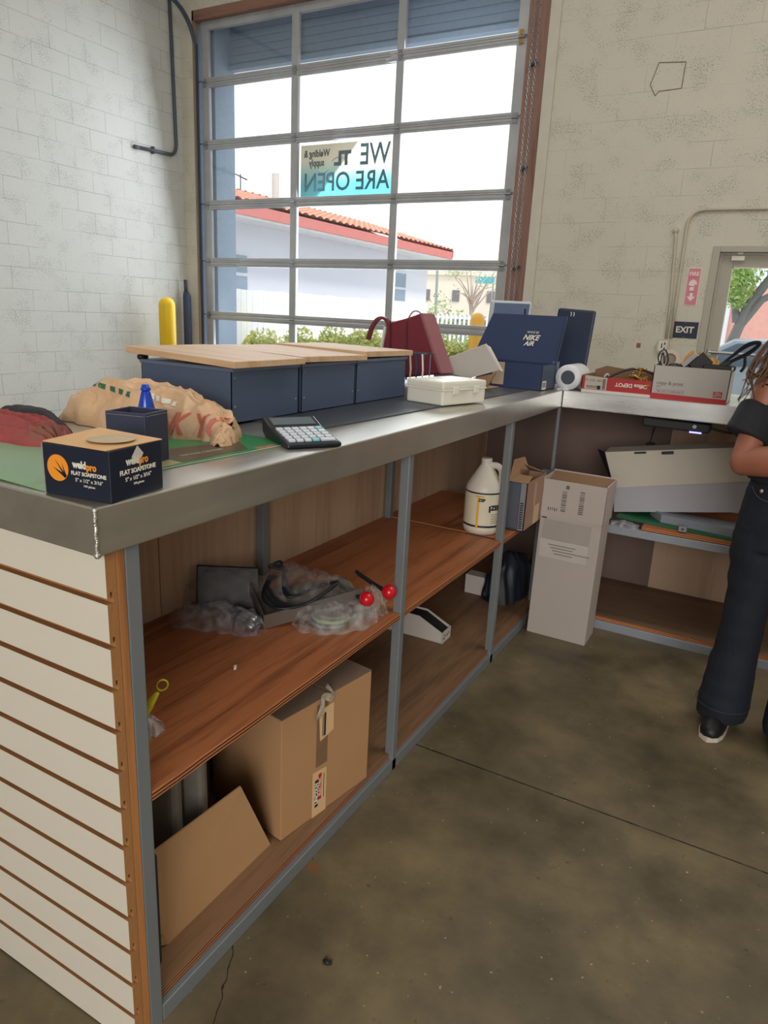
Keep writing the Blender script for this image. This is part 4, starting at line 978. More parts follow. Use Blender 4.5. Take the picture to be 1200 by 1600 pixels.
# crushed grey-white carton leaning in front of the shoebox
cc = thing('open_carton', 'tilted grey-white cardboard carton with raised flap behind the white case', 'carton', (-1.09, 2.80, TZ+0.004))
bm = BM(); slab(bm, [(-0.26, 0.0, 0.075), (-0.055, -0.03, 0.038), (0.083, -0.03, 0.086), (-0.003, 0.0, 0.180)], (0.004, 0.006, 0.005)); obj('raised_flap', bm, mat('grey_card', (186, 180, 174), 0.8, var=0.05), cc)
bm = BM(); slab(bm, [(-0.003, 0.002, 0.180), (0.083, -0.03, 0.086), (0.088, -0.025, 0.080), (0.012, 0.006, 0.172)], (0.004, 0.01, 0.0)); obj('flap_edge', bm, M['card_white'], cc)
bm = BM(); slab(bm, [(-0.045, -0.02, 0.040), (0.06, -0.02, 0.070), (0.020, -0.01, 0.0), (-0.03, -0.01, 0.0)], (0.0, 0.012, 0.0)); obj('side_panel', bm, M['card'], cc)
bm = BM(); slab(bm, [(-0.24, 0.03, 0.0), (-0.03, 0.0, 0.0), (-0.045, -0.01, 0.040), (-0.24, 0.02, 0.068)], (0.0, 0.008, 0.0)); obj('carton_front', bm, mat('grey_card2', (170, 164, 158), 0.8), cc)
bm = BM(); slab(bm, [(-0.24, 0.03, 0.0), (-0.24, 0.14, 0.0), (0.03, 0.12, 0.0), (0.02, 0.0, 0.0)], (0, 0, 0.004)); obj('carton_bottom', bm, M['card'], cc)

# navy shoebox with open lid
sh = thing('shoe_box', 'navy blue shoe box with its lid standing open by the monitors', 'box', (-1.04, 3.04, TZ+0.001), (0, 0, R(-3)))
nb = mat('navy_box_card', (40, 56, 92), 0.5, var=0.06, scale=5)
nb2 = mat('navy_box_side', (64, 76, 100), 0.5, var=0.06, scale=5)
bm = BM(); bx0, bx1, by0, by1, bh = -0.155, 0.152, -0.06, 0.115, 0.108
for a in ((bx0, bx1, by0, by0+0.003), (bx0, bx1, by1-0.003, by1), (bx0, bx0+0.003, by0, by1), (bx1-0.003, bx1, by0, by1)): box(bm, a[0], a[1], a[2], a[3], 0, bh)
box(bm, bx0, bx1, by0, by1, 0, 0.003); obj('box_body', bm, nb, sh)
bm = BM(); box(bm, bx1, bx1+0.002, by0+0.002, by1, 0.004, bh-0.004); obj('end_panel', bm, nb2, sh)
bm = BM(); box(bm, bx1+0.002, bx1+0.0026, by0+0.008, by0+0.055, 0.004, 0.040); o_ = obj('size_label', bm, M['paper'], sh)
bm = BM()
for k in range(5): box(bm, bx1+0.0026, bx1+0.003, by0+0.012+k*0.008, by0+0.016+k*0.008, 0.010+0.004*(k % 2), 0.034)
obj('label_print', bm, M['ink'], sh)
ld = BM(); slab(ld, [(-0.265, 0.118, 0.102), (0.135, 0.118, 0.102), (0.148, 0.185, 0.312), (-0.205, 0.185, 0.312)], (0, 0.003, -0.001)); lo_ = obj('lid', ld, nb, sh)
ld = BM(); slab(ld, [(0.135, 0.118, 0.102), (0.148, 0.185, 0.312), (0.160, 0.160, 0.300), (0.154, 0.095, 0.100)], (0.003, 0, 0)); obj('lid_side', ld, nb2, sh)
ta = math.atan2(0.210, 0.067)
text(sh, 'NIKE', 0.034, (0.006, 0.1475, 0.212), (ta, 0, 0), M['paper'], bold=0.0008, shear=0.35, depth=0.0004)
text(sh, 'AIR', 0.030, (0.002, 0.1395, 0.186), (ta, 0, 0), M['paper'], bold=0.0008, shear=0.35, depth=0.0004)
text(sh, 'SINCE 82', 0.014, (0.012, 0.1555, 0.236), (ta, 0, 0), M['paper'], depth=0.0004)
bm = BM(); box(bm, -0.075, -0.020, by0-0.003, by0-0.001, 0.012, 0.108); obj('taped_note', bm, mat('beige_note', (178, 160, 140), 0.8), sh)
bm = BM(); box(bm, bx1-0.02, bx1+0.010, by1+0.004, by1+0.006, 0.02, 0.118, rot=(0, 0, 0)); obj('side_flap', bm, mat('grey_flap', (120, 128, 144), 0.6), sh)

# monitors / terminals
mn = thing('card_terminal', 'white-edged grey display standing behind the open shoe box lid', 'display', (-1.25, 3.50, TZ))
bm = BM(); box(bm, -0.115, 0.105, 0, 0.03, 0.215, 0.378, rot=(R(-8), 0, 0), bev=0.012); obj('display_case', bm, mat('pale_grey_plastic', (186, 192, 200), 0.4), mn)
bm = BM(); box(bm, -0.085, 0.098, -0.003, 0.004, 0.225, 0.366, rot=(R(-8), 0, 0)); obj('display_screen', bm, mat('blue_grey_panel', (96, 112, 140), 0.3), mn)
bm = BM(); box(bm, -0.02, 0.02, 0.02, 0.04, 0.006, 0.24); box(bm, -0.08, 0.08, -0.02, 0.10, 0, 0.008, bev=0.003); obj('display_stand', bm, M['track'], mn)
bm = BM(); box(bm, 0.078, 0.085, -0.007, -0.003, 0.315, 0.343); obj('display_slot', bm, M['black'], mn)
m2_ = thing('monitor', 'dark navy monitor back standing right of the shoe box', 'monitor', (-0.94, 3.60, TZ))
bm = BM(); box(bm, -0.105, 0.085, 0, 0.022, 0.055, 0.352, rot=(R(-3), R(2.5), 0), bev=0.010); obj('monitor_back', bm, mat('navy_plastic', (30, 42, 68), 0.45), m2_)
bm = BM(); box(bm, -0.015, 0.015, 0.01, 0.03, 0.006, 0.10); box(bm, -0.08, 0.07, -0.05, 0.10, 0, 0.008, bev=0.003); obj('monitor_stand', bm, M['black'], m2_)
bm = BM()
for x in (-0.028, -0.014): tube(bm, smooth_path([(x, -0.002, 0.338), (x+0.004, -0.002, 0.330), (x+0.002, -0.002, 0.318)], 4), 0.002, 6)
obj('badge_mark', bm, M['paper'], m2_)

# roll of labels in clear wrap
rl = thing('paper_roll', 'white paper roll in clear wrap lying at the counter corner', 'roll', (-0.822, 3.130, TZ+0.0555), (0, 0, 0))
bm = BM()
lathe(bm, [(0.0305, 0.0), (0.0545, 0.0), (0.0552, 0.004), (0.0552, 0.172), (0.0540, 0.175), (0.0305, 0.175)], (0, 0, 0), 'Y', 36); obj('paper_winding', bm, mat('wrapped_white', (222, 224, 230), 0.3, bump=0.4, scale=40), rl, smooth=True)
bm = BM(); lathe(bm, [(0.0280, -0.001), (0.0305, -0.001), (0.0305, 0.176), (0.0280, 0.176)], (0, 0, 0), 'Y', 30); bm.faces.ensure_lookup_table(); obj('core', bm, mat('grey_core', (70, 78, 92), 0.7), rl, smooth=True)
bm = BM(); lump(bm, [(-0.862, 3.12), (-0.835, 3.125), (-0.812, 3.128)], [0.006, 0.012, 0.008], [0.006, 0.010, 0.006], TZ, 0.003, 90, 16, 10); obj('wrap_tail', bm, film_mat('clear_wrap', (232, 236, 244), 0.7), rl, world=True)

# red shallow carton with brass fittings
rb = thing('office_carton', 'shallow red carton with upside-down lettering holding brass fittings', 'carton', (-0.615, 3.145, TZ))
bm = BM()
a0, a1, dd, th = -0.148, 0.146, 0.235, 0.003
box(bm, a0, a1, 0, th, 0.012, 0.068); slab(bm, [(a0, dd, 0), (a1, dd, 0), (a1, dd, 0.080), (a0+0.05, dd, 0.105), (a0, dd, 0.085)], (0, -th, 0))
box(bm, a0, a0+th, 0, dd, 0, 0.072); box(bm, a1-th, a1, 0, dd, 0, 0.066); box(bm, a0, a1, 0, dd, 0, th)
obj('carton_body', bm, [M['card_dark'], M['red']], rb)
o_ = bpy.data.objects[rb.children[0].name]
for p in o_.data.polygons:
    if p.normal.y < -0.9 and p.center.y < 0.002: p.material_index = 1
    if p.normal.x < -0.9 and p.center.x < a0+0.001: p.material_index = 1
bm = BM(); box(bm, a0+0.002, a1, -0.0012, 0.0, 0, 0.012); obj('bottom_stripe', bm, M['card_white'], rb)
bm = BM(); slab(bm, [(a0+0.014, -0.0012, 0.014), (a0+0.108, -0.0012, 0.014), (a0+0.108, -0.0012, 0.066), (a0+0.014, -0.0012, 0.072)], (0, 0.001, 0)); obj('shipping_label', bm, mat('label_grey', (190, 180, 168), 0.7), rb)
text(rb, '9595905', 0.017, (a0+0.052, -0.0018, 0.023), F, M['ink'], depth=0.0003)
text(rb, 'IP3  C42  ABV', 0.013, (a0+0.050, -0.0018, 0.052), F, M['grey_ink'], depth=0.0003)
bm = BM(); box(bm, a0+0.069, a0+0.083, -0.0018, -0.0012, 0.015, 0.031); 
for k in range(8): box(bm, a0+0.090, a0+0.103, -0.0018, -0.0012, 0.018+k*0.0055, 0.018+k*0.0055+0.003)
obj('barcode', bm, M['ink'], rb)
text(rb, 'Office DEPOT', 0.0225, (0.062, -0.0012, 0.043), (PI/2, PI, 0), M['paper'], bold=0.0006, depth=0.0003, sx=-1)
# that line reads upside down on the carton: rotate glyphs half a turn in the face plane
o_ = [c for c in rb.children if c.name.startswith('lettering')][-1]
for v in o_.data.vertices: v.co.x *= -1
o_.rotation_euler = (PI/2, PI, 0)
def fitting(label, loc, eul, s=1.0):
    t = thing('brass_fitting', label, 'fitting', loc, eul, 'brass fittings in the red carton')
    b = BM(); lathe(b, [(0.010*s, 0), (0.010*s, 0.012*s), (0.006*s, 0.014*s), (0.006*s, 0.030*s), (0.009*s, 0.031*s), (0.009*s, 0.040*s), (0.005*s, 0.041*s)], (0, 0, 0), 'Z', 6); obj('hex_body', b, M['brass'], t)
    b = BM(); lathe(b, [(0.0055*s, 0), (0.0055*s, 0.018*s), (0.008*s, 0.019*s), (0.008*s, 0.026*s), (0.004*s, 0.027*s)], (0, 0, 0.022*s), 'X', 8); obj('side_port', b, M['brass'], t)
# ring of fittings heaped at the right end
for k in range(11):
    fitting('small brass gas fitting in the heap at the right of the red carton', (-0.548+0.016*(k % 4)+random.uniform(-.004, .004), 3.165+0.028*(k//4), TZ+0.034+0.018*(k % 3)), (random.uniform(-1.2, 1.2), random.uniform(-1.2, 1.2), random.uniform(0, 6)), 0.82)
t = thing('brass_valve', 'brass valve with a cross handle standing tallest in the red carton', 'valve', (-0.530, 3.185, TZ+0.050))
bm = BM(); lathe(bm, [(0.009, 0), (0.009, 0.02), (0.0055, 0.022), (0.0055, 0.055), (0.010, 0.057), (0.010, 0.066), (0.004, 0.068)], (0, 0, 0), 'Z', 10); obj('valve_stem', bm, M['brass'], t)
bm = BM(); tube(bm, [(-0.018, 0, 0.062), (0.018, 0, 0.062)], 0.0045, 8); ball(bm, (-0.018, 0, 0.062), 0.007, 8); ball(bm, (0.018, 0, 0.062), 0.007, 8); obj('cross_handle', bm, M['brass'], t)
bm = BM(); tube(bm, smooth_path([(-0.665, 3.17, TZ+0.060), (-0.63, 3.19, TZ+0.085), (-0.575, 3.20, TZ+0.108), (-0.53, 3.215, TZ+0.106), (-0.49, 3.215, TZ+0.098), (-0.475, 3.22, TZ+0.092)], 6), 0.0055, 8)
tag(obj('hose', bm, M['black'], smooth=True), 'black hose arching out of the red carton', 'hose')
bm = BM(); tube(bm, smooth_path([(-0.672, 3.16, TZ+0.066), (-0.664, 3.17, TZ+0.080), (-0.655, 3.175, TZ+0.070)], 4), 0.006, 8); tag(obj('hose_clamp', bm, M['zinc'], smooth=True), 'bright metal clamp at the left end of the black hose', 'clamp')

# copy paper carton full of parts
pb = thing('office_carton', 'white and red copy paper carton full of cables and adaptors', 'carton', (-0.325, 3.143, TZ))
wht = mat('grey_white_carton', (184, 178, 174), 0.7, var=0.03)
bm = BM(); a0, a1, dd, hh = -0.146, 0.146, 0.22, 0.136
box(bm, a0, a1, 0, th, 0, hh); box(bm, a0, a1, dd-th, dd, 0, hh); box(bm, a0, a0+th, 0, dd, 0, hh+0.004); box(bm, a1-th, a1, 0, dd, 0, hh); box(bm, a0, a1, 0, dd, 0, th)
obj('carton_body', bm, wht, pb)
bm = BM(); slab(bm, [(a0, -0.0012, 0), (a1, -0.0012, 0), (a1, -0.0012, 0.019), (a0, -0.0012, 0.023)], (0, 0.001, 0)); obj('red_band', bm, M['red'], pb)
bm = BM(); box(bm, a1-0.053, a1-0.020, -0.0012, 0, 0.026, 0.048); o_ = obj('red_logo_square', bm, M['red'], pb)
text(pb, 'Office\nDEPOT', 0.0095, (a1-0.0365, -0.0018, 0.037), F, M['paper'], depth=0.0003)
text(pb, 'copy & print', 0.0205, (a0+0.070, -0.0008, 0.066), F, M['grey_ink'], depth=0.0003)
text(pb, 'paper', 0.008, (a0+0.028, -0.0008, 0.052), F, M['grey_ink'], depth=0.0003)
text(pb, '20lb  8.5x11  92 | 5000 sheets  10', 0.0075, (a0+0.076, -0.0008, 0.033), F, M['grey_ink'], depth=0.0003)
bm = BM(); box(bm, a0+0.015, a0+0.130, -0.0006, 0, 0.0395, 0.0402); box(bm, a0+0.015, a0+0.130, -0.0006, 0, 0.0265, 0.0272); obj('rule_lines', bm, M['grey_ink'], pb)
zt = TZ+0.136
t = thing('tape_roll', 'clear tape roll in the left of the copy paper carton', 'tape', (-0.430, 3.24, zt+0.022), (R(75), 0, R(20)))
bm = BM(); lathe(bm, [(0.024, -0.012), (0.040, -0.012), (0.040, 0.012), (0.024, 0.012), (0.024, -0.012)], (0, 0, 0), 'Z', 28); bm.faces.ensure_lookup_table(); obj('tape_winding', bm, mat('beige_tape', (190, 178, 160), 0.25), t, smooth=False)
bm = BM(); lump(bm, [(-0.395, 3.29), (-0.35, 3.31), (-0.30, 3.30), (-0.25, 3.305), (-0.205, 3.30)], [0.02, 0.03, 0.03, 0.03, 0.02], [0.12, 0.185, 0.16, 0.150, 0.13], TZ+0.01, 0.014, 40, 50, 16, seed=5)
tag(obj('kraft_paper', bm, mat('kraft_orange', (206, 160, 98), 0.75, bump=0.3, scale=20), smooth=False), 'crumpled tan packing paper at the back of the copy paper carton', 'paper')
t = thing('adaptor_box', 'open black adaptor case with a grey flap poking out of the carton', 'box', (-0.322, 3.20, zt-0.01), (0, R(42), 0))
bm = BM(); box(bm, -0.032, 0.026, -0.02, 0.03, 0.0, 0.070, bev=0.002); obj('case_body', bm, M['black'], t)
bm = BM(); box(bm, -0.052, -0.033, -0.026, 0.02, -0.02, 0.045); obj('grey_flap', bm, mat('grey_flap2', (166, 166, 168), 0.6), t)
bm = BM(); tube(bm, [(-0.030, -0.022, 0.071), (0.026, -0.022, 0.071), (0.026, -0.022, 0.03)], 0.002, 5); obj('gold_trim', bm, M['brass'], t)
t = thing('power_adaptor', 'flat black power adaptor lying on top of the carton contents', 'adaptor', (-0.245, 3.20, zt-0.004))
bm = BM(); box(bm, -0.045, 0.075, -0.03, 0.04, 0, 0.020, bev=0.005); obj('adaptor_case', bm, M['black'], t)
bm = BM(); box(bm, 0.062, 0.070, -0.033, -0.025, 0.004, 0.016, bev=0.001); obj('metal_tab', bm, M['zinc'], t)
# coiled black power cord standing out of the carton
cdm = M['black']; bm = BM()
base = V((-0.235, 3.19, zt+0.01)); tip = V((-0.108, 3.17, zt+0.108))
for k, (s, w) in enumerate(((1.0, 0.016), (0.96, 0.010), (1.02, 0.020))):
    d = (tip-base)*s; nrm = V((-d.z, 0, d.x)).normalized()
    pts = smooth_path([base, base+d*0.3+nrm*w*0.4, base+d*0.75+nrm*w, base+d+nrm*w*0.4, base+d*1.02-nrm*w*0.4, base+d*0.72-nrm*w, base+d*0.3-nrm*w*0.6, base+V((0.02, 0, -0.005))], 6)
    tube(bm, pts, 0.0038, 7)
co_ = thing('looped_cable', 'looped black power cable sticking up from the copy paper carton', 'cord', tuple(base))
obj('cord_loops', bm, cdm, co_, world=True, smooth=True)
bm = BM(); box(bm, -0.228, -0.188, 3.175, 3.20, zt+0.012, zt+0.032, rot=(0, R(-30), 0), bev=0.004); obj('plug', bm, cdm, co_, world=True)
bm = BM(); tube(bm, smooth_path([(-0.145, 3.19, zt+0.06), (-0.140, 3.19, zt+0.02), (-0.15, 3.19, zt-0.005)], 5), 0.006, 8); obj('cord_tail', bm, cdm, co_, world=True, smooth=True)
bm = BM()
tube(bm, smooth_path([(-0.455, 3.20, zt-0.01), (-0.470, 3.20, zt+0.03), (-0.462, 3.20, zt+0.055), (-0.445, 3.205, zt+0.06), (-0.43, 3.21, zt+0.02), (-0.44, 3.21, zt-0.01)], 5), 0.003, 6)
tube(bm, smooth_path([(-0.45, 3.195, zt-0.01), (-0.458, 3.195, zt+0.02), (-0.452, 3.195, zt+0.05), (-0.44, 3.19, zt+0.005)], 5), 0.003, 6)
tag(obj('cable_bundle', bm, M['black'], smooth=True), 'thin black cables curling up at the left corner of the copy paper carton', 'cable')
bm = BM(); lump(bm, [(-0.44, 3.20), (-0.39, 3.19), (-0.33, 3.20), (-0.27, 3.19), (-0.21, 3.20)], [0.03]*5, [0.115, 0.130, 0.128, 0.130, 0.12], TZ+0.01, 0.01, 60, 50, 14, seed=8)
tag(obj('cable_heap', bm, M['black'], smooth=True), 'dark heap of electronics filling the copy paper carton', 'cables')

# router under the back counter
rt = thing('power_strip', 'black box with blue light mounted under the back counter', 'electronics', (-0.36, 3.20, 0.962))
bm = BM(); box(bm, -0.135, 0.135, 0, 0.10, -0.010, 0.030, rot=(0, R(1.0), 0), bev=0.006); obj('case', bm, M['black'], rt)
bm = BM(); box(bm, 0.058, 0.105, -0.002, 0.002, -0.015, -0.009); obj('status_light', bm, emit_mat('blue_led', (120, 120, 255), 3.0), rt)
bm = BM(); lathe(bm, [(0.008, 0), (0.008, 0.002), (0.004, 0.0025)], (0.075, -0.002, 0.012), 'Y', 14); obj('button', bm, M['zinc'], rt)
bm = BM(); tube(bm, smooth_path([(0.13, 0.04, 0.008), (0.22, 0.05, -0.004), (0.4, 0.06, 0.0)], 6), 0.005, 8); obj('lead', bm, M['black'], rt, smooth=True)
bm = BM(); tube(bm, smooth_path([(-0.11, 0.3, -0.01), (-0.15, 0.48, -0.09), (-0.16, 0.49, -0.16)], 6), 0.003, 6); box(bm, -0.175, -0.135, 0.47, 0.495, -0.23, -0.15, bev=0.003); obj('wall_lead', bm, M['black'], rt, smooth=False)

# ------------------------------------------------------------------ goods on the plywood shelf
SZ = 0.5343
jg = thing('gallon_jug', 'white plastic gallon jug with yellow and black label on the plywood shelf', 'jug', (-0.965, 2.60, SZ), (0, 0, R(0)))
bm = BM(); lathe(bm, [(0.060, 0), (0.071, 0.006), (0.0745, 0.018), (0.0745, 0.178), (0.072, 0.192), (0.060, 0.215), (0.042, 0.245), (0.026, 0.272), (0.0205, 0.280), (0.0205, 0.284)], (0, 0, 0), 'Z', 36); obj('jug_body', bm, mat('jug_white', (214, 208, 196), 0.4, var=0.03), jg, smooth=True)
bm = BM(); tube(bm, smooth_path([(0.018, 0.0, 0.276), (0.046, 0, 0.277), (0.064, 0, 0.262), (0.069, 0, 0.235), (0.069, 0, 0.208), (0.060, 0, 0.19)], 6), 0.0105, 10, flat=1.25); obj('jug_handle', bm, mat('jug_white2', (214, 208, 196), 0.4), jg, smooth=True)
bm = BM(); lathe(bm, [(0.0215, 0.280), (0.0215, 0.300), (0.0200, 0.303)], (0, 0, 0), 'Z', 24); obj('cap', bm, mat('cap_white', (206, 202, 192), 0.4), jg)
def wrap(name, m, a0, a1, z0, z1, r=0.0752, n=20, par=jg):
    b = BM(); A = []; 
    for i in range(n+1):
        a = a0+(a1-a0)*i/n; A.append((b.verts.new((r*math.cos(a), r*math.sin(a), z0)), b.verts.new((r*math.cos(a), r*math.sin(a), z1))))
    for p, q in zip(A, A[1:]): b.faces.new((p[0], q[0], q[1], p[1]))
    return obj(name, b, m, par, smooth=True)
FA = R(-66)   # label faces the camera
wrap('label', mat('jug_label', (222, 214, 192), 0.5), FA-1.9, FA+1.9, 0.022, 0.176)
wrap('label_band', M['navy'], FA-1.9, FA+1.9, 0.170, 0.176, 0.0756)
wrap('label_band', M['navy'], FA-1.9, FA+1.9, 0.034, 0.042, 0.0756)
wrap('label_stripe', mat('label_yellow', (226, 176, 50), 0.5), FA-0.38, FA-0.26, 0.030, 0.160, 0.0758)
wrap('label_stripe', mat('label_yellow2', (226, 176, 50), 0.5), FA-0.52, FA-0.02, 0.158, 0.164, 0.0758)
def text_wrap(par, body, size, ang, z, m, r=0.0760, **k):
    o = text(par, body, size, (0, 0, 0), (0, 0, 0), m, **k)
    for v in o.data.vertices:
        a = ang+v.co.x/r; h = v.co.y; rr = r+v.co.z; v.co = V((rr*math.cos(a), rr*math.sin(a), z+h))
    return o
text_wrap(jg, 'ZEP', 0.016, FA-0.14, 0.146, M['ink'], bold=0.001)
text_wrap(jg, 'ZEP', 0.026, FA+0.66, 0.115, M['ink'], bold=0.0015)
wrap('label_box', M['navy'], FA+0.26, FA+0.36, 0.098, 0.124, 0.0758)
bm = BM()
for k in range(5):
    pass
for k in range(5): wrap('label_text_line', M['grey_ink'], FA+0.42, FA+0.98, 0.088-k*0.009, 0.090-k*0.009, 0.0758)
bm.free()

cx = thing('carton', 'small open brown carton with a dark striped end panel behind the jug', 'carton', (-0.896, 2.690, SZ), (0, 0, R(0)))
bm = BM(); X1, Y1, H1 = 0.080, 0.260, 0.205; tt = 0.003
box(bm, 0, X1, 0, tt, 0, H1); box(bm, 0, X1, Y1-tt, Y1, 0, H1); box(bm, 0, tt, 0, Y1, 0, H1); box(bm, X1-tt, X1, 0, Y1, 0, H1); box(bm, 0, X1, 0, Y1, 0, tt); obj('carton_body', bm, mat('dusty_card', (158, 124, 104), 0.85, var=0.06), cx)
bm = BM(); box(bm, 0.0, X1-0.004, -0.0012, 0, 0.003, H1-0.002); obj('striped_panel', bm, mat('navy_panel', (64, 70, 88), 0.5), cx)
for k in range(11): 
    b = BM(); box(b, 0.002+k*0.0045, 0.0035+k*0.0045, -0.0018, -0.0012, 0.01, H1-0.006); obj('panel_stripe', b, mat('grey_stripe', (112, 116, 130), 0.5) if k == 0 else bpy.data.materials['grey_stripe'], cx)
bm = BM(); box(bm, 0.054, X1-0.005, -0.0018, -0.0012, 0.004, H1-0.003); obj('panel_margin', bm, mat('grey_margin', (130, 134, 140), 0.5), cx)
bm = BM()
for k in range(12):
    box(bm, 0.057, 0.071, -0.0026, -0.0018, 0.012+k*0.0095, 0.017+k*0.0095)
obj('panel_print', bm, M['ink'], cx)
bm = BM(); slab(bm, [(0.0, 0.003, H1), (X1, 0.003, H1), (X1-0.01, 0.09, H1+0.012), (0.01, 0.09, H1+0.012)], (0, 0, -0.002)); slab(bm, [(0.0, 0.0, H1), (0.0, Y1, H1), (-0.02, Y1-0.02, H1+0.06), (-0.02, 0.10, H1+0.07)], (0.002, 0, 0)); slab(bm, [(0.0, Y1, H1), (X1, Y1, H1), (X1-0.02, Y1-0.10, H1+0.03), (0.01, Y1-0.12, H1+0.05)], (0, 0, -0.002)); obj('flap', bm, M['card'], cx)
bm = BM(); box(bm, X1, X1+0.001, 0.12, 0.19, 0.005, 0.085); obj('shipping_label', bm, mat('label_tan', (196, 172, 142), 0.7), cx)
bm = BM(); box(bm, X1, X1+0.0008, 0.10, 0.13, 0.09, 0.19); obj('tape_strip', bm, mat('tape_gloss', (172, 142, 120), 0.2), cx)

# dark flat plastic case
fc = thing('black_case', 'flat black plastic case leaning against the back of the shelf', 'case', (-1.26, 1.42, SZ), (0, 0, R(40)))
bm = BM(); slab(bm, [(-0.095, 0.0, 0.0), (0.085, 0, 0.0), (0.080, 0.045, 0.110), (-0.095, 0.045, 0.122)], (0, 0.02, -0.006)); obj('case_shell', bm, M['black'], fc, bevel=0.004)
bm = BM(); lump(bm, [(-1.37, 1.36), (-1.30, 1.40), (-1.22, 1.46), (-1.17, 1.50)], [0.045, 0.06, 0.06, 0.03], [0.06, 0.115, 0.110, 0.03], SZ, 0.012, 30, 40, 20, seed=11)
tag(obj('plastic_bag', bm, film_mat('clear_film_dull', (150, 140, 140), 0.12), smooth=True), 'dull clear plastic bag around the black case', 'bag')
# bag with metal tubes
mt = thing('tube_bag', 'clear plastic bag holding short metal tubes at the front left of the shelf clutter', 'bag', (-1.20, 1.35, SZ))
for k, (p, q) in enumerate((((-0.02, 0.03, 0.010), (0.085, -0.005, 0.012)), ((-0.03, 0.055, 0.010), (0.080, 0.020, 0.012)), ((-0.015, 0.04, 0.028), (0.085, 0.008, 0.030)))):
    b = BM(); tube(b, [p, q], 0.0105, 16); obj('metal_tube', b, M['zinc'], mt, smooth=True)
bm = BM(); lump(bm, [(-1.345, 1.285), (-1.29, 1.295), (-1.22, 1.335), (-1.15, 1.345), (-1.085, 1.345)], [0.02, 0.045, 0.055, 0.05, 0.02], [0.02, 0.040, 0.05, 0.048, 0.02], SZ, 0.012, 45, 60, 26, seed=12); obj('bag_film', bm, film_mat('clear_film', (200, 202, 210), 0.20, 0.15), mt, world=True, smooth=True)
# sheet metal tray with black cable
tr = thing('metal_tray', 'folded sheet metal bracket tray holding a coiled black cable', 'tray', (-1.06, 1.50, SZ))
gm_ = mat('dull_sheet', (128, 122, 116), 0.4, 0.6, var=0.12)
bm = BM(); slab(bm, [(-0.045, -0.125, 0.012), (0.125, 0.105, 0.050), (0.025, 0.175, 0.070), (-0.155, -0.05, 0.050)], (0.0, 0.0, 0.003)); slab(bm, [(-0.045, -0.125, 0.000), (0.125, 0.105, 0.045), (0.125, 0.105, 0.085), (-0.045, -0.125, 0.040)], (0.003, -0.002, 0.0)); slab(bm, [(-0.155, -0.05, 0.050), (-0.045, -0.125, 0.0), (-0.045, -0.125, 0.040), (-0.155, -0.05, 0.085)], (0.0, 0.003, 0.0)); obj('tray_shell', bm, gm_, tr)
bm = BM(); 
for k in range(3):
    o_ = 0.012*k
    pts = smooth_path([(-0.13+o_, 0.01, 0.095), (-0.10, -0.06+o_, 0.060+0.01*k), (-0.03, -0.085+o_, 0.050), (0.03, -0.03, 0.060), (0.07, 0.06-o_, 0.100), (0.03, 0.05, 0.090), (-0.03, -0.01-o_, 0.066), (-0.09, 0.02, 0.118-0.01*k), (-0.12+o_, 0.045, 0.128-0.012*k), (-0.15, 0.03, 0.110)], 8)
    tube(bm, pts, 0.0040, 7)
tag(obj('cable', bm, mat('dark_blue_cable', (28, 32, 44), 0.45), None, smooth=True), 'coiled black cable lying in the metal tray on the plywood shelf', 'cable')
o_ = bpy.data.objects['cable']; o_.location = (-1.06, 1.50, SZ)
bm = BM(); lump(bm, [(-1.24, 1.50), (-1.14, 1.53), (-1.03, 1.58), (-0.95, 1.63)], [0.03, 0.07, 0.08, 0.03], [0.06, 0.125, 0.105, 0.05], SZ, 0.014, 26, 44, 24, seed=13)
tag(obj('plastic_bag', bm, film_mat('clear_film2', (196, 190, 186), 0.13, 0.2), smooth=True), 'large clear plastic bag draped over the metal tray and cable', 'bag')
# bagged disc stack
dc = thing('bagged_discs', 'stack of grinding discs in a crumpled clear bag at the shelf edge', 'discs', (-0.985, 1.515, SZ))
for k in range(3):
    b = BM(); lathe(b, [(0.010, 0), (0.056-0.002*k, 0), (0.056-0.002*k, 0.010), (0.010, 0.010)], (0.004*k, 0.003*k, 0.004+k*0.012), 'Z', 32)
    obj('disc', b, mat('disc_%s' % ('grey', 'green', 'speckled')[k], ((120, 124, 122), (150, 168, 132), (132, 128, 122))[k], 0.7, var=0.5, scale=120, bump=0.6), dc)
bm = BM(); lump(bm, [(-1.065, 1.455), (-1.03, 1.475), (-0.985, 1.51), (-0.94, 1.555), (-0.895, 1.61)], [0.02, 0.068, 0.082, 0.070, 0.03], [0.02, 0.046, 0.056, 0.052, 0.035], SZ, 0.010, 42, 60, 30, seed=14); obj('bag_film', bm, film_mat('clear_film3', (222, 222, 220), 0.20, 0.15), dc, world=True, smooth=True)
bm = BM(); lump(bm, [(-0.95, 1.60), (-0.92, 1.635), (-0.90, 1.675)], [0.03, 0.040, 0.02], [0.03, 0.075, 0.03], SZ, 0.016, 45, 30, 20, seed=15); obj('bag_neck', bm, bpy.data.materials['clear_film3'], dc, world=True, smooth=True)
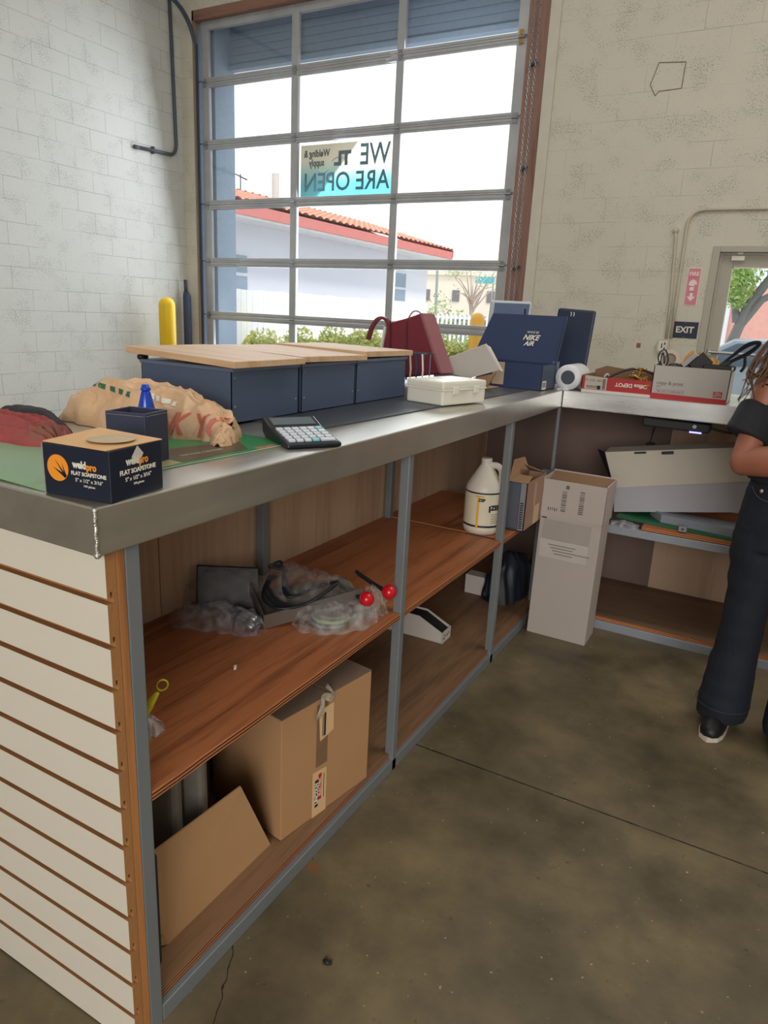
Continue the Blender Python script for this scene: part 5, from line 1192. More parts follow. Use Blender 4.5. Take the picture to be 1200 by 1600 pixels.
# red knob handles
for lab, p, q in (('black lever handle with red ball knob, the nearer of two on the shelf', (-0.990, 1.600, SZ+0.070), (-0.907, 1.585, SZ+0.064)),
                  ('black lever handle with red ball knob, the farther one against the post', (-0.985, 1.68, SZ+0.088), (-0.874, 1.655, SZ+0.070))):
    t = thing('lever_handle', lab, 'handle', q, group='lever handles with red knobs')
    P, Q = V(p)-V(q), V((0, 0, 0)); d = (Q-P).normalized()
    b = BM(); tube(b, smooth_path([P-d*0.02+V((0, 0, 0.004)), P, P.lerp(Q, 0.6)+V((0, 0, -0.004)), Q], 4), [0.0055]*3+[0.0065]*10, 8); obj('lever_rod', b, M['black'], t, smooth=True)
    b = BM(); ball(b, (0, 0, 0), 0.0215, 24); obj('ball_knob', b, M['red_gloss'], t, smooth=True)
# chip of white plaster
bm = BM(); slab(bm, [(0, 0, 0), (0.007, -0.006, 0), (0.010, -0.001, 0), (0.003, 0.008, 0)], (0.001, 0.001, 0.007)); o_ = tag(obj('plaster_chip', bm, M['paper']), 'tiny white chip lying on the plywood shelf', 'chip'); o_.location = (-1.028, 1.165, SZ)
# yellow ear-plug style handle leaning on the near post
yl = thing('yellow_tool', 'yellow plastic tool with ring end by the near post', 'tool', (-0.96, 0.86, SZ))
bm = BM(); bm2 = BM()
P, Q = V((-0.03, -0.03, 0.03)), V((0.0, 0.012, 0.105)); d = Q-P
tube(bm, [P, P.lerp(Q, 0.25), P.lerp(Q, 0.6), P.lerp(Q, 0.95)], [0.017, 0.018, 0.015, 0.007], 14, flat=0.6); obj('handle_grip', bm, mat('chartreuse', (206, 192, 40), 0.4), yl, smooth=True)
c0 = P.lerp(Q, 1.12); tube(bm2, [c0+V((0.006*math.cos(a), 0.009*math.cos(a), 0.0115*math.sin(a))) for a in [2*PI*i/16 for i in range(17)]], 0.0022, 6, caps=False); obj('ring', bm2, mat('chartreuse2', (206, 192, 40), 0.4), yl, smooth=True)
bm = BM(); tube(bm, [P+V((-0.006, -0.01, -0.035)), P], 0.008, 8); obj('stem', bm, mat('chartreuse3', (180, 170, 40), 0.4), yl, smooth=True)
bm = BM(); lump(bm, [(-1.00, 0.83), (-0.99, 0.865), (-0.980, 0.895)], [0.015, 0.022, 0.010], [0.015, 0.034, 0.012], SZ, 0.010, 70, 24, 16, seed=16); tag(obj('plastic_scrap', bm, film_mat('scrap_film', (230, 230, 232), 0.4), smooth=True), 'crumpled scrap of clear film beside the yellow tool', 'plastic')

# ------------------------------------------------------------------ goods on the lower shelf
LZ = 0.0593
bc = thing('shipping_carton', 'big brown shipping carton with tape and red-black label on the lower shelf', 'carton', (-0.912, 1.205, LZ), (0, 0, R(-9)))
bx_, by_, bz_ = 0.27, 0.345, 0.348
bm = BM(); box(bm, -bx_, 0, 0, by_, 0, bz_); obj('carton_body', bm, mat('kraft_card', (176, 134, 94), 0.85, var=0.07, scale=4), bc, bevel=0.002)
bm = BM(); slab(bm, [(-bx_, 0, bz_+0.001), (0.0, 0.0, bz_+0.001), (0.0, by_*0.5, bz_+0.001), (-bx_, by_*0.5, bz_+0.001)], (0, 0, 0.002)); slab(bm, [(-bx_, by_*0.52, bz_+0.001), (0.0, by_*0.52, bz_+0.001), (0.0, by_, bz_+0.001), (-bx_, by_, bz_+0.001)], (0, 0, 0.002)); obj('top_flap', bm, mat('dusty_card2', (122, 102, 84), 0.9, var=0.15), bc)
bm = BM(); box(bm, 0, 0.0008, 0.125, 0.168, 0.15, 0.335); obj('tape_strip', bm, mat('brown_tape', (128, 100, 76), 0.2, var=0.2, scale=25), bc)
bm = BM(); slab(bm, [(0.0010, 0.112, 0.0), (0.0010, 0.166, 0.0), (0.0010, 0.166, 0.135), (0.0010, 0.112, 0.140)], (0.0006, 0, 0)); obj('shipping_label', bm, mat('cream_label', (214, 180, 136), 0.7), bc)
bm = BM(); box(bm, 0.0016, 0.0022, 0.122, 0.134, 0.028, 0.112); obj('label_block', bm, M['ink'], bc)
bm = BM(); box(bm, 0.0016, 0.0022, 0.1345, 0.1465, 0.046, 0.126); obj('label_block', bm, M['red'], bc)
text(bc, 'LINCOLN', 0.0155, (0.0024, 0.128, 0.070), (PI/2, -PI/2, PI/2), M['paper'], bold=0.0005, depth=0.0003)
text(bc, 'ELECTRIC', 0.0135, (0.0024, 0.1405, 0.086), (PI/2, -PI/2, PI/2), M['paper'], depth=0.0003)
bm = BM(); box(bm, 0.0016, 0.0022, 0.155, 0.1568, 0.045, 0.12); obj('label_line', bm, M['ink'], bc)
bm = BM(); slab(bm, [(0.0010, 0.138, 0.225), (0.0010, 0.190, 0.238), (0.0010, 0.188, 0.320), (0.0010, 0.132, 0.318)], (0.0006, 0, 0)); obj('upper_label', bm, mat('cream_label2', (214, 180, 136), 0.7), bc)
bm = BM(); box(bm, 0.0016, 0.0022, 0.146, 0.148, 0.236, 0.300); box(bm, 0.0016, 0.0022, 0.151, 0.158, 0.236, 0.304); obj('upper_label_print', bm, M['ink'], bc)
bm = BM(); o_ = BM(); tube(bm, smooth_path([(0.004, 0.125, 0.30), (0.012, 0.130, 0.33), (0.0, 0.150, 0.352), (0.008, 0.175, 0.340), (-0.03, 0.19, 0.353)], 5), [0.010]*12+[0.012]*9, 7, flat=0.35); o_.free(); obj('torn_tape', bm, film_mat('torn_tape_film', (196, 186, 170), 0.6, 0.2), bc, smooth=True)

lb = thing('card_sheet', 'flat brown cardboard sheet leaning in the near bay of the lower shelf', 'cardboard', (-0.93, 0.83, LZ))
bm = BM(); slab(bm, [(0.002, 0.006, 0.0), (0.003, 0.352, 0.0), (0.000, 0.245, 0.240), (-0.010, -0.050, 0.246), (-0.012, -0.050, 0.030)], (-0.004, 0, 0)); obj('sheet', bm, mat('light_kraft', (182, 142, 100), 0.85, var=0.05, scale=5), lb)
bm = BM(); tube(bm, [(0.001, -0.022, 0.055), (0.004, -0.018, 0.046), (0.002, -0.012, 0.038)], 0.003, 6); obj('staple', bm, M['zinc'], lb)
for lab, y, rz in (('left of two grey padded mailers standing behind the cardboard sheet', 0.905, 0), ('right of two grey padded mailers standing behind the cardboard sheet', 0.985, 0)):
    t = thing('padded_mailer', lab, 'mailer', (-1.02, y, LZ), (R(-9), R(-4), R(24)), 'grey padded mailers')
    b = BM(); box(b, -0.11, 0.055, -0.020, 0.020, 0.0, 0.375, bev=0.012); obj('mailer_body', b, mat('grey_mailer', (138, 132, 122), 0.7, var=0.12, scale=12, bump=0.3), t, smooth=False)
bm = BM(); box(bm, -0.11, 0.053, -0.022, -0.0205, 0.345, 0.372); obj('mailer_flap', bm, mat('mailer_flap_grey', (120, 114, 106), 0.7), t)
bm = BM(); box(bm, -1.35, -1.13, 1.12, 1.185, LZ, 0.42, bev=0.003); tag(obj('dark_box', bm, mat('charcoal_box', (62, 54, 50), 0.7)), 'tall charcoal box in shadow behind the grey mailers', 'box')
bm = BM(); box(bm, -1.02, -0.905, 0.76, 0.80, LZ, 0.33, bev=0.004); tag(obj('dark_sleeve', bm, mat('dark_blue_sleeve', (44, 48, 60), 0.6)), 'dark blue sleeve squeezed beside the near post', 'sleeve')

bb2 = thing('parts_bin_box', 'white open-fronted cardboard bin box on the lower shelf', 'box', (-1.04, 2.46, LZ), (0, 0, R(1)))
bm = BM(); slab(bm, [(0, 0, 0), (0, 0, 0.048), (-0.110, 0, 0.100), (-0.30, 0, 0.100), (-0.30, 0, 0)], (0, 0.003, 0)); slab(bm, [(0, 0.085, 0), (0, 0.085, 0.048), (-0.110, 0.085, 0.100), (-0.30, 0.085, 0.100), (-0.30, 0.085, 0)], (0, 0.003, 0)); box(bm, -0.003, 0.001, 0, 0.088, 0, 0.050); box(bm, -0.30, 0, 0, 0.088, 0, 0.003); box(bm, -0.30, -0.297, 0, 0.088, 0, 0.1); obj('bin_shell', bm, M['card_white'], bb2)
bm = BM(); slab(bm, [(-0.006, 0.005, 0.040), (-0.110, 0.005, 0.092), (-0.295, 0.005, 0.094), (-0.295, 0.083, 0.094), (-0.110, 0.083, 0.092), (-0.006, 0.083, 0.040)], (0, 0, -0.002)); obj('contents_liner', bm, M['matte_black'], bb2)
bm = BM()
for a, b_ in ((0.012, 0.026), (0.032, 0.036), (0.045, 0.058), (0.018, 0.024), (0.062, 0.07)): 
    z = 0.01+random.uniform(0, 0.02); box(bm, 0.001, 0.0016, a, b_, z, z+0.008)
obj('stamp_marks', bm, M['grey_ink'], bb2)
bm = BM(); box(bm, -1.19, -1.09, 3.05, 3.12, LZ, 0.155, bev=0.002); tag(obj('small_white_box', bm, M['card_white']), 'small white box deep in the far corner of the lower shelf', 'box')
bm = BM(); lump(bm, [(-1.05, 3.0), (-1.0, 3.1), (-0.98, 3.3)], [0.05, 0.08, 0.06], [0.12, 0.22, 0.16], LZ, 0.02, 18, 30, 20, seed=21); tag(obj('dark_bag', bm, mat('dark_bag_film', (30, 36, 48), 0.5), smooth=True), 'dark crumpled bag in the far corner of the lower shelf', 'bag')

# ------------------------------------------------------------------ tall white carton on the floor
tw = thing('tall_carton', 'tall white cardboard carton standing on the floor against the counter corner', 'carton', (-0.82, 2.922, 0.0), (R(0.5), R(0.5), R(0)))
cw2 = mat('soiled_white_card', (184, 174, 168), 0.8, var=0.05, scale=4)
bm = BM(); X, Y, H = 0.264, 0.155, 0.565
box(bm, 0, X, 0, Y, 0, H); obj('carton_body', bm, cw2, tw, bevel=0.002)
bm = BM(); x0, y0, x1, y1 = -0.003, -0.004, X+0.006, Y+0.003; 
box(bm, x0, x1, y0, y0+0.004, 0.560, 0.722); box(bm, x0, x1, y1-0.004, y1, 0.560, 0.735); box(bm, x0, x0+0.004, y0, y1, 0.560, 0.728); box(bm, x1-0.004, x1, y0, y1, 0.560, 0.728)
obj('upper_sleeve', bm, cw2, tw)
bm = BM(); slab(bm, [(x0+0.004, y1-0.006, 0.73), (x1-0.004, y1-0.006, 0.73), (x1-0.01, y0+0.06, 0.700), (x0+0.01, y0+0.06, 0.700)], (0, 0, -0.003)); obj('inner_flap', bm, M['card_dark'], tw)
bm = BM(); box(bm, 0.012, 0.222, -0.0014, 0, 0.372, 0.455); obj('shipping_label', bm, mat('label_offwhite', (196, 188, 182), 0.6), tw)
bm = BM(); box(bm, 0.018, 0.225, -0.0008, 0, 0.455, 0.545); obj('tape_strip', bm, mat('grey_tape', (172, 164, 158), 0.35), tw)
for k in range(4):
    b = BM(); w = (0.12, 0.10, 0.16, 0.08)[k]; box(b, 0.05+0.01*k, 0.05+0.01*k+w, -0.0020, -0.0014, 0.432-k*0.013, 0.435-k*0.013); obj('label_text_line', b, M['grey_ink'], tw)
for cxx, n_ in ((0.095, 11), (0.170, 12)):
    b = BM()
    for k in range(n_): box(b, cxx-0.010, cxx+0.010, -0.0050, -0.0042, 0.590+k*0.0085, 0.590+k*0.0085+random.choice((0.003, 0.005)))
    obj('barcode', b, M['grey_ink'], tw)
bm = BM(); 
for k in range(5): box(bm, 0.030+k*0.009, 0.034+k*0.009, -0.0050, -0.0042, 0.585+0.003*(k % 3), 0.600)
box(bm, 0.098, 0.112, -0.0050, -0.0042, 0.690, 0.706); obj('stamp_marks', bm, M['grey_ink'], tw)
bm = BM(); box(bm, 0.008, 0.030, -0.0012, -0.0002, 0.548, 0.553); obj('hand_slot', bm, M['black'], tw)

# ------------------------------------------------------------------ trays on the back counter's shelf
WZ = 0.523
def long_tray(label, pts, depth, m, cap):
    t = thing('long_lid', label, 'lid', (-0.38, 3.30, WZ), group='long white lids on the back shelf')
    b = BM(); slab(b, [(p[0]+0.38, p[1]-3.30, p[2]-WZ) for p in pts], (0, 0.004, 0)); obj('face', b, m, t)
    b = BM(); top0, top1 = V(pts[3]), V(pts[2]); slab(b, [top0-V((-0.38, 3.30, WZ)), top1-V((-0.38, 3.30, WZ)), top1+V((0, depth, 0.01))-V((-0.38, 3.30, WZ)), top0+V((0, depth, 0.01))-V((-0.38, 3.30, WZ))], (0, 0, -0.004)); obj('top_return', b, m, t)
    if cap:
        b = BM(); slab(b, [top0-V((-0.38, 3.30, WZ)), V(pts[0])-V((-0.38, 3.30, WZ)), V(pts[0])+V((-0.03, depth*0.7, 0.02))-V((-0.38, 3.30, WZ)), top0+V((-0.055, depth, -0.005))-V((-0.38, 3.30, WZ))], (-0.003, 0, 0)); obj('dark_end', b, M['navy'], t)
    return t
t = long_tray('upper long white lid tilted above another on the back shelf', [(-0.590, 3.285, 0.645), (-0.02, 3.285, 0.765), (-0.02, 3.305, 0.910), (-0.655, 3.305, 0.800)], 0.10, mat('cream_white_panel', (200, 192, 180), 0.6, var=0.04), True)
b = BM(); box(b, 0.0+(-0.03), 0.02, -0.004, 0.02, 0.305, 0.318, rot=(0, R(-10), 0)); obj('dark_clip', b, M['black'], t); b = BM(); box(b, -0.145, -0.095, -0.004, 0.02, 0.292, 0.300, rot=(0, R(-10), 0)); obj('dark_clip', b, M['black'], t)
long_tray('lower long grey-white lid resting beneath the tilted one', [(-0.572, 3.27, 0.535), (-0.02, 3.27, 0.632), (-0.02, 3.29, 0.765), (-0.592, 3.29, 0.645)], 0.10, mat('cool_white_panel', (172, 170, 178), 0.6, var=0.04), False)
bm = BM(); slab(bm, [(-0.55, 3.22, 0.5235), (-0.02, 3.15, 0.5235), (-0.02, 3.45, 0.5235), (-0.52, 3.5, 0.5235)], (0, 0, 0.012)); tag(obj('green_board', bm, mat('dark_green_board', (32, 100, 66), 0.5, var=0.3, scale=14)), 'dark green board lying flat under the white lids', 'board')
bm = BM(); slab(bm, [(-0.36, 3.22, 0.5365), (-0.02, 3.165, 0.5365), (-0.02, 3.30, 0.5365), (-0.42, 3.32, 0.5365)], (0, 0, 0.035)); tag(obj('grey_panel', bm, mat('grey_sheet_panel', (140, 146, 158), 0.5)), 'grey sheet panel wedged between the green board and the white lids', 'panel')
br_ = thing('metal_bracket', 'small grey metal bracket with a hole on the back shelf', 'bracket', (-0.26, 3.155, 0.524))
bm = BM(); box(bm, -0.016, 0.016, 0, 0.003, 0, 0.028); box(bm, -0.016, 0.016, 0, 0.04, 0, 0.003); obj('bracket_plate', bm, mat('bracket_grey', (150, 152, 156), 0.4, 0.5), br_)
bm = BM(); lathe(bm, [(0.0045, 0), (0.0045, 0.001), (0.001, 0.0012)], (0, -0.001, 0.015), 'Y', 12); obj('bracket_hole', bm, M['black'], br_)
bm = BM(); lump(bm, [(-0.56, 3.17), (-0.50, 3.165), (-0.44, 3.17)], [0.015, 0.03, 0.02], [0.012, 0.022, 0.012], 0.5035, 0.006, 60, 26, 14, seed=31); tag(obj('plastic_scrap', bm, film_mat('scrap_film2', (190, 194, 204), 0.5), smooth=True), 'crumpled clear film at the left end of the back shelf rail', 'plastic')

# ------------------------------------------------------------------ bits on the floor
bg = thing('dead_beetle', 'small dead black beetle on the concrete floor', 'insect', (-0.645, 1.02, 0.0))
o_ = BM(); ball(o_, (0, 0, 0.004), 0.006, 10, (1.6, 0.9, 0.7)); ball(o_, (0.010, 0.002, 0.004), 0.0035, 8); obj('beetle_body', o_, M['black'], bg, smooth=True)
for k in range(4):
    b = BM(); tube(b, [(-0.006+0.004*k, 0.003, 0.004), (-0.008+0.005*k, 0.009, 0.006), (-0.009+0.005*k, 0.012, 0.001)], 0.0007, 4); obj('leg', b, M['black'], bg)

# ------------------------------------------------------------------ outdoors beyond the roll-up door
bm = BM(); box(bm, -45, 30, 7.36, 70, -0.2, -0.01); struct('ground', bm, mat('pale_asphalt', (196, 192, 184), 0.9, var=0.08, scale=2))

def leaf_cloud(name, blobs, n, size, m, parent=None, world=True, seed=1):
    """leaves as small tilted blades scattered through ellipsoid blobs (cx,cy,cz,rx,ry,rz)"""
    rnd = random.Random(seed); b = BM()
    for _ in range(n):
        cx, cy, cz, rx, ry, rz = rnd.choice(blobs)
        d = V((rnd.gauss(0, 1), rnd.gauss(0, 1), rnd.gauss(0, 1))).normalized() * (rnd.random()**0.45)
        p = V((cx+d.x*rx, cy+d.y*ry, cz+d.z*rz))
        e = Euler((rnd.uniform(-1.2, 1.2), rnd.uniform(-1.2, 1.2), rnd.uniform(0, 6.28))).to_matrix(); s = size*rnd.uniform(0.6, 1.3)
        pts = [p+e @ V(q)*s for q in ((-0.5, 0, 0), (0, -0.24, 0.06), (0.5, 0, 0), (0, 0.24, 0.06))]
        vs = [b.verts.new(q) for q in pts]; b.faces.new((vs[0], vs[1], vs[2])); b.faces.new((vs[0], vs[2], vs[3]))
    return obj(name, b, m, parent, world=world)
def leaf_mat(name, c1, c2):
    m, nt, b = nodes_of(name); L = nt.links.new; N = nt.nodes.new
    g = N('ShaderNodeNewGeometry'); cr = N('ShaderNodeValToRGB'); cr.color_ramp.elements[0].color = (*s2l(c1), 1); cr.color_ramp.elements[1].color = (*s2l(c2), 1)
    L(g.outputs['Random Per Island'], cr.inputs[0]); L(cr.outputs[0], b.inputs['Base Color']); b.inputs['Roughness'].default_value = 0.6
    tr_ = N('ShaderNodeBsdfTranslucent'); L(cr.outputs[0], tr_.inputs[0]); mx = N('ShaderNodeMixShader'); mx.inputs[0].default_value = 0.35
    out = nt.nodes['Material Output']; L(b.outputs[0], mx.inputs[1]); L(tr_.outputs[0], mx.inputs[2]); L(mx.outputs[0], out.inputs[0])
    return m
hedge_m = leaf_mat('yellow_green_leaf', (168, 182, 92), (236, 232, 150))
bark = mat('bark', (136, 118, 100), 0.9, var=0.2, scale=12)
xs = [(-7.05, 0.98), (-6.35, 1.02), (-5.72, 1.08), (-5.2, 1.12), (-4.6, 1.08), (-4.0, 1.13), (-3.45, 1.12)]
names_ = ['leftmost shrub outside the roll-up door, beside the blue jamb', 'second shrub from the left outside the roll-up door', 'shrub left of the middle, seen above the wooden lids', 'middle shrub outside, seen left of the maroon bag strap',
          'shrub outside directly behind the maroon bag', 'shrub outside between the maroon bag and the amber bollard', 'rightmost shrub outside, behind the amber bollard']
for k, (x, h) in enumerate(xs):
    t = thing('shrub', 'yellow-green leafy '+names_[k], 'shrub', (x, 8.75, -0.01), group='shrubs outside the roll-up door')
    leaf_cloud('foliage', [(x, 8.75, h*0.66, 0.33, 0.34, h*0.44), (x-0.12, 8.75, h*0.72, 0.22, 0.25, h*0.27), (x+0.14, 8.75, h*0.70, 0.2, 0.25, h*0.24)], 2400, 0.080, hedge_m, t, seed=k+3)
    b = BM()
    for s in (-1, 0, 1): tube(b, [(x, 8.75, 0), (x+0.12*s, 8.75, h*0.7)], [0.02, 0.008], 5)
    obj('stem', b, bark, t, world=True)

# neighbour's house
hs = thing('house', 'white stucco house with a red barrel-tile roof outside the roll-up door', 'house', (-10, 13, 0))
stucco = mat('white_stucco', (226, 226, 236), 0.9, var=0.02, scale=3)
bm = BM(); box(bm, -13.0, -9.0, 7.9, 18.3, 0, 2.92); slab(bm, [(-13.0, 18.3, 2.9), (-9.0, 18.3, 2.9), (-11.0, 18.3, 3.6)], (0, -10.3, 0)); obj('house_wall', bm, stucco, hs, world=True)
bm = BM(); box(bm, -8.42, -8.36, 7.4, 18.5, 2.84, 3.02); obj('fascia', bm, mat('red_fascia', (206, 122, 116), 0.7), hs, world=True)
bm = BM(); box(bm, -9.05, -8.40, 7.4, 18.5, 2.80, 2.85); obj('soffit', bm, mat('soffit_white', (236, 236, 238), 0.8), hs, world=True)
bm = BM()
def roofside(x0, z0, x1, z1, ny=330, courses=9):
    rows = []
    for c in range(courses*2+1):
        t = (c//2+(1 if c % 2 else 0))/courses if c < courses*2 else 1.0
        lift = 0.035 if c % 2 == 0 else 0.0
        t = min(1, (c+1)//2/courses)
        x = x0+(x1-x0)*t; z = z0+(z1-z0)*t + (0.04 if c % 2 == 0 else 0.0)
        row = []
        for i in range(ny+1):
            y = 7.4+(18.5-7.4)*i/ny; row.append(bm.verts.new((x, y, z+0.045*abs(math.sin(PI*y/0.24)))))
        rows.append(row)
    for a, b_ in zip(rows, rows[1:]):
        for i in range(ny): bm.faces.new((a[i], a[i+1], b_[i+1], b_[i]))
roofside(-8.34, 3.02, -11.0, 3.72); roofside(-13.6, 3.02, -11.0, 3.72, 120, 4)
obj('tile_roof', bm, mat('terracotta_tile', (222, 150, 126), 0.75, var=0.22, scale=14, bump=0.2), hs, world=True)
bm = BM(); slab(bm, [(-8.35, 18.5, 2.9), (-11, 18.5, 3.62), (-13.6, 18.5, 2.9), (-13.6, 18.5, 3.05), (-11, 18.5, 3.78), (-8.35, 18.5, 3.06)], (0, -0.04, 0)); obj('rake_board', bm, mat('red_rake', (200, 104, 98), 0.7), hs, world=True)
for y0, y1, z0, z1 in ((9.85, 10.75, 1.52, 2.32), (16.2, 17.05, 1.55, 2.42)):
    b = BM(); box(b, -9.02, -8.97, y0, y1, z0, z1); w_ = obj('window', b, mat('window_trim', (214, 220, 228), 0.6), hs, world=True)
    b = BM(); box(b, -8.97, -8.96, y0+0.07, y1-0.07, (z0+z1)/2+0.03, z1-0.07); box(b, -8.97, -8.96, y0+0.07, y1-0.07, z0+0.07, (z0+z1)/2-0.03); obj('pane', b, mat('dull_pane', (140, 158, 176), 0.25), w_, world=True)
bm = BM(); tube(bm, [(-10.9, 14.0, 3.6), (-10.9, 14.0, 4.30)], 0.09, 10); obj('vent_pipe', bm, mat('pale_pipe', (196, 196, 196), 0.6), hs, world=True)
bm = BM(); tube(bm, [(-11.0, 12.9, 3.6), (-11.0, 12.9, 4.1)], 0.015, 5); tube(bm, [(-11.0, 12.7, 4.08), (-11.0, 13.1, 4.02)], 0.012, 5); tube(bm, [(-11.1, 12.9, 4.1), (-10.8, 12.9, 3.98)], 0.010, 5); obj('roof_antenna', bm, M['track'], hs, world=True)
# white board fence and picket fence
bm = BM(); y = 7.9
while y < 15.7: box(bm, -7.72, -7.70, y, y+0.135, 0, 1.62+random.uniform(-0.01, 0.01)); y += 0.14
fn = thing('board_fence', 'solid white board fence in front of the white house', 'fence', (-7.7, 11.8, 0)); obj('fence_board', bm, mat('fence_white', (238, 238, 242), 0.7), fn, world=True)
bm = BM(); box(bm, -7.78, -7.72, 7.9, 15.7, 1.30, 1.38); box(bm, -7.78, -7.72, 7.9, 15.7, 0.3, 0.38); obj('fence_rail', bm, bpy.data.materials['fence_white'], fn, world=True)
pf_ = thing('picket_fence', 'white picket fence beyond the end of the board fence', 'fence', (-6.6, 16.0, 0))
bm = BM(); x = -7.65
while x < -5.2: box(bm, x, x+0.05, 15.99, 16.01, -0.01, 1.40); x += 0.115
obj('picket', bm, bpy.data.materials['fence_white'], pf_, world=True)
bm = BM(); box(bm, -7.65, -5.2, 16.01, 16.04, 1.30, 1.36); box(bm, -7.65, -5.2, 16.01, 16.04, 0.25, 0.31); obj('picket_rail', bm, bpy.data.materials['fence_white'], pf_, world=True)
# far building, tree, sign, pole, car
fb = thing('building', 'low cream building far behind the bare tree', 'building', (-14, 32, 0))
bm = BM(); box(bm, -22, -9.0, 31, 36, 0, 3.25); box(bm, -22, -9.0, 30.9, 31, 3.15, 3.35); obj('wall', bm, mat('cream_stucco', (232, 220, 204), 0.9, var=0.03), fb, world=True)
for x in (-15.4, -13.9, -12.2): b = BM(); box(b, x, x+0.35, 30.96, 31.0, 2.0, 2.5); obj('window', b, mat('dark_pane', (120, 116, 120), 0.5), fb, world=True)
bt = thing('tree', 'sparse pale tree standing in front of the far cream building', 'tree', (-8.6, 20.6, 0))
bm = BM(); tube(bm, [(-8.6, 20.6, 0), (-8.55, 20.6, 1.3), (-8.6, 20.6, 1.9)], [0.09, 0.07, 0.05], 8)
rnd = random.Random(5)
for k in range(16):
    a = rnd.uniform(0, 6.28); r_ = rnd.uniform(0.5, 1.1); z = rnd.uniform(2.0, 2.9); st = V((-8.58, 20.6, rnd.uniform(1.3, 1.9)))
    e = V((-8.6+r_*math.cos(a), 20.6+r_*math.sin(a)*0.6, z)); tube(bm, [st, st.lerp(e, 0.5)+V((0, 0, 0.12)), e], [0.028, 0.018, 0.008], 5)
obj('trunk', bm, mat('pale_bark', (188, 170, 160), 0.9), bt, world=True)
leaf_cloud('foliage', [(-8.5, 20.6, 2.5, 0.9, 0.7, 0.5), (-9.2, 20.6, 2.65, 0.35, 0.4, 0.18)], 260, 0.11, leaf_mat('pale_leaf', (196, 206, 150), (226, 222, 200)), bt, seed=8)
pb_ = thing('shrub', 'green bush at the far corner of the white house', 'shrub', (-9.2, 20.0, 0)); leaf_cloud('foliage', [(-9.3, 19.9, 1.2, 0.45, 0.4, 0.85), (-8.7, 20.0, 0.95, 0.5, 0.4, 0.6)], 900, 0.10, leaf_mat('mid_leaf', (120, 158, 104), (186, 204, 130)), pb_, seed=12)
b = BM(); tube(b, [(-9.25, 19.95, 0), (-9.3, 19.9, 1.4)], [0.04, 0.02], 6); obj('stem', b, bark, pb_, world=True)
sn = thing('street_sign', 'small teal street sign on a post far outside', 'sign', (-11.9, 29.5, 0))
bm = BM(); box(bm, -12.2, -11.35, 29.48, 29.52, 2.75, 3.02); obj('sign_board', bm, mat('teal_sign', (70, 176, 190), 0.5), sn, world=True)
bm = BM(); box(bm, -12.2, -11.35, 29.48, 29.52, 3.03, 3.2); obj('sign_top', bm, M['paper'], sn, world=True)
bm = BM(); tube(bm, [(-11.4, 29.55, 0), (-11.4, 29.55, 3.2)], 0.03, 6); obj('sign_post', bm, M['zinc'], sn, world=True)
bm = BM(); tube(bm, [(-11.35, 24, 0), (-11.42, 24, 3.1)], 0.05, 8); tag(obj('utility_pole', bm, mat('pole_grey', (150, 156, 158), 0.7)), 'thin grey utility pole right of the white house', 'pole')

def car(label, loc, rz, m, kind='car'):
    t = thing('parked_car' if kind == 'car' else 'van', label, 'car' if kind == 'car' else 'van', loc, (0, 0, rz))
    if kind == 'car':
        prof = [(-2.1, .35), (-2.15, .75), (-1.95, .92), (-1.2, 1.0), (-.55, 1.38), (.75, 1.42), (1.5, 1.02), (2.05, .95), (2.15, .6), (2.1, .35)]
        win = [(-1.05, 1.0), (-.5, 1.33), (.7, 1.36), (1.35, 1.02)]
    else:
        prof = [(-2.6, .4), (-2.65, 1.95), (-2.5, 2.08), (1.1, 2.08), (1.5, 1.95), (2.05, 1.2), (2.6, 1.05), (2.65, .4)]
        win = [(0.45, 1.25), (0.45, 1.80), (1.35, 1.80), (1.85, 1.25)]
    b = BM(); slab(b, [(x, -0.85, z) for x, z in prof], (0, 1.7, 0)); obj('car_body', b, m, t, bevel=0.06)
    gl = mat('car_glass', (84, 98, 112), 0.15) if 'car_glass' not in bpy.data.materials else bpy.data.materials['car_glass']
    for s in (-0.857, 0.852): b = BM(); slab(b, [(x, s, z) for x, z in win], (0, 0.006, 0)); obj('side_window', b, gl, t)
    for x in (-1.35, 1.4):
        for s in (-0.86, 0.70): b = BM(); lathe(b, [(0.12, 0), (0.30, 0.0), (0.33, 0.03), (0.33, 0.14), (0.30, 0.16)], (x, s, 0.33), 'Y', 20); obj('wheel', b, M['rubber'], t)
    return t
car('grey-blue parked car far outside behind the picket fence', (-9.3, 23.0, 0), 0.1, mat('grey_blue_car', (150, 164, 186), 0.35))
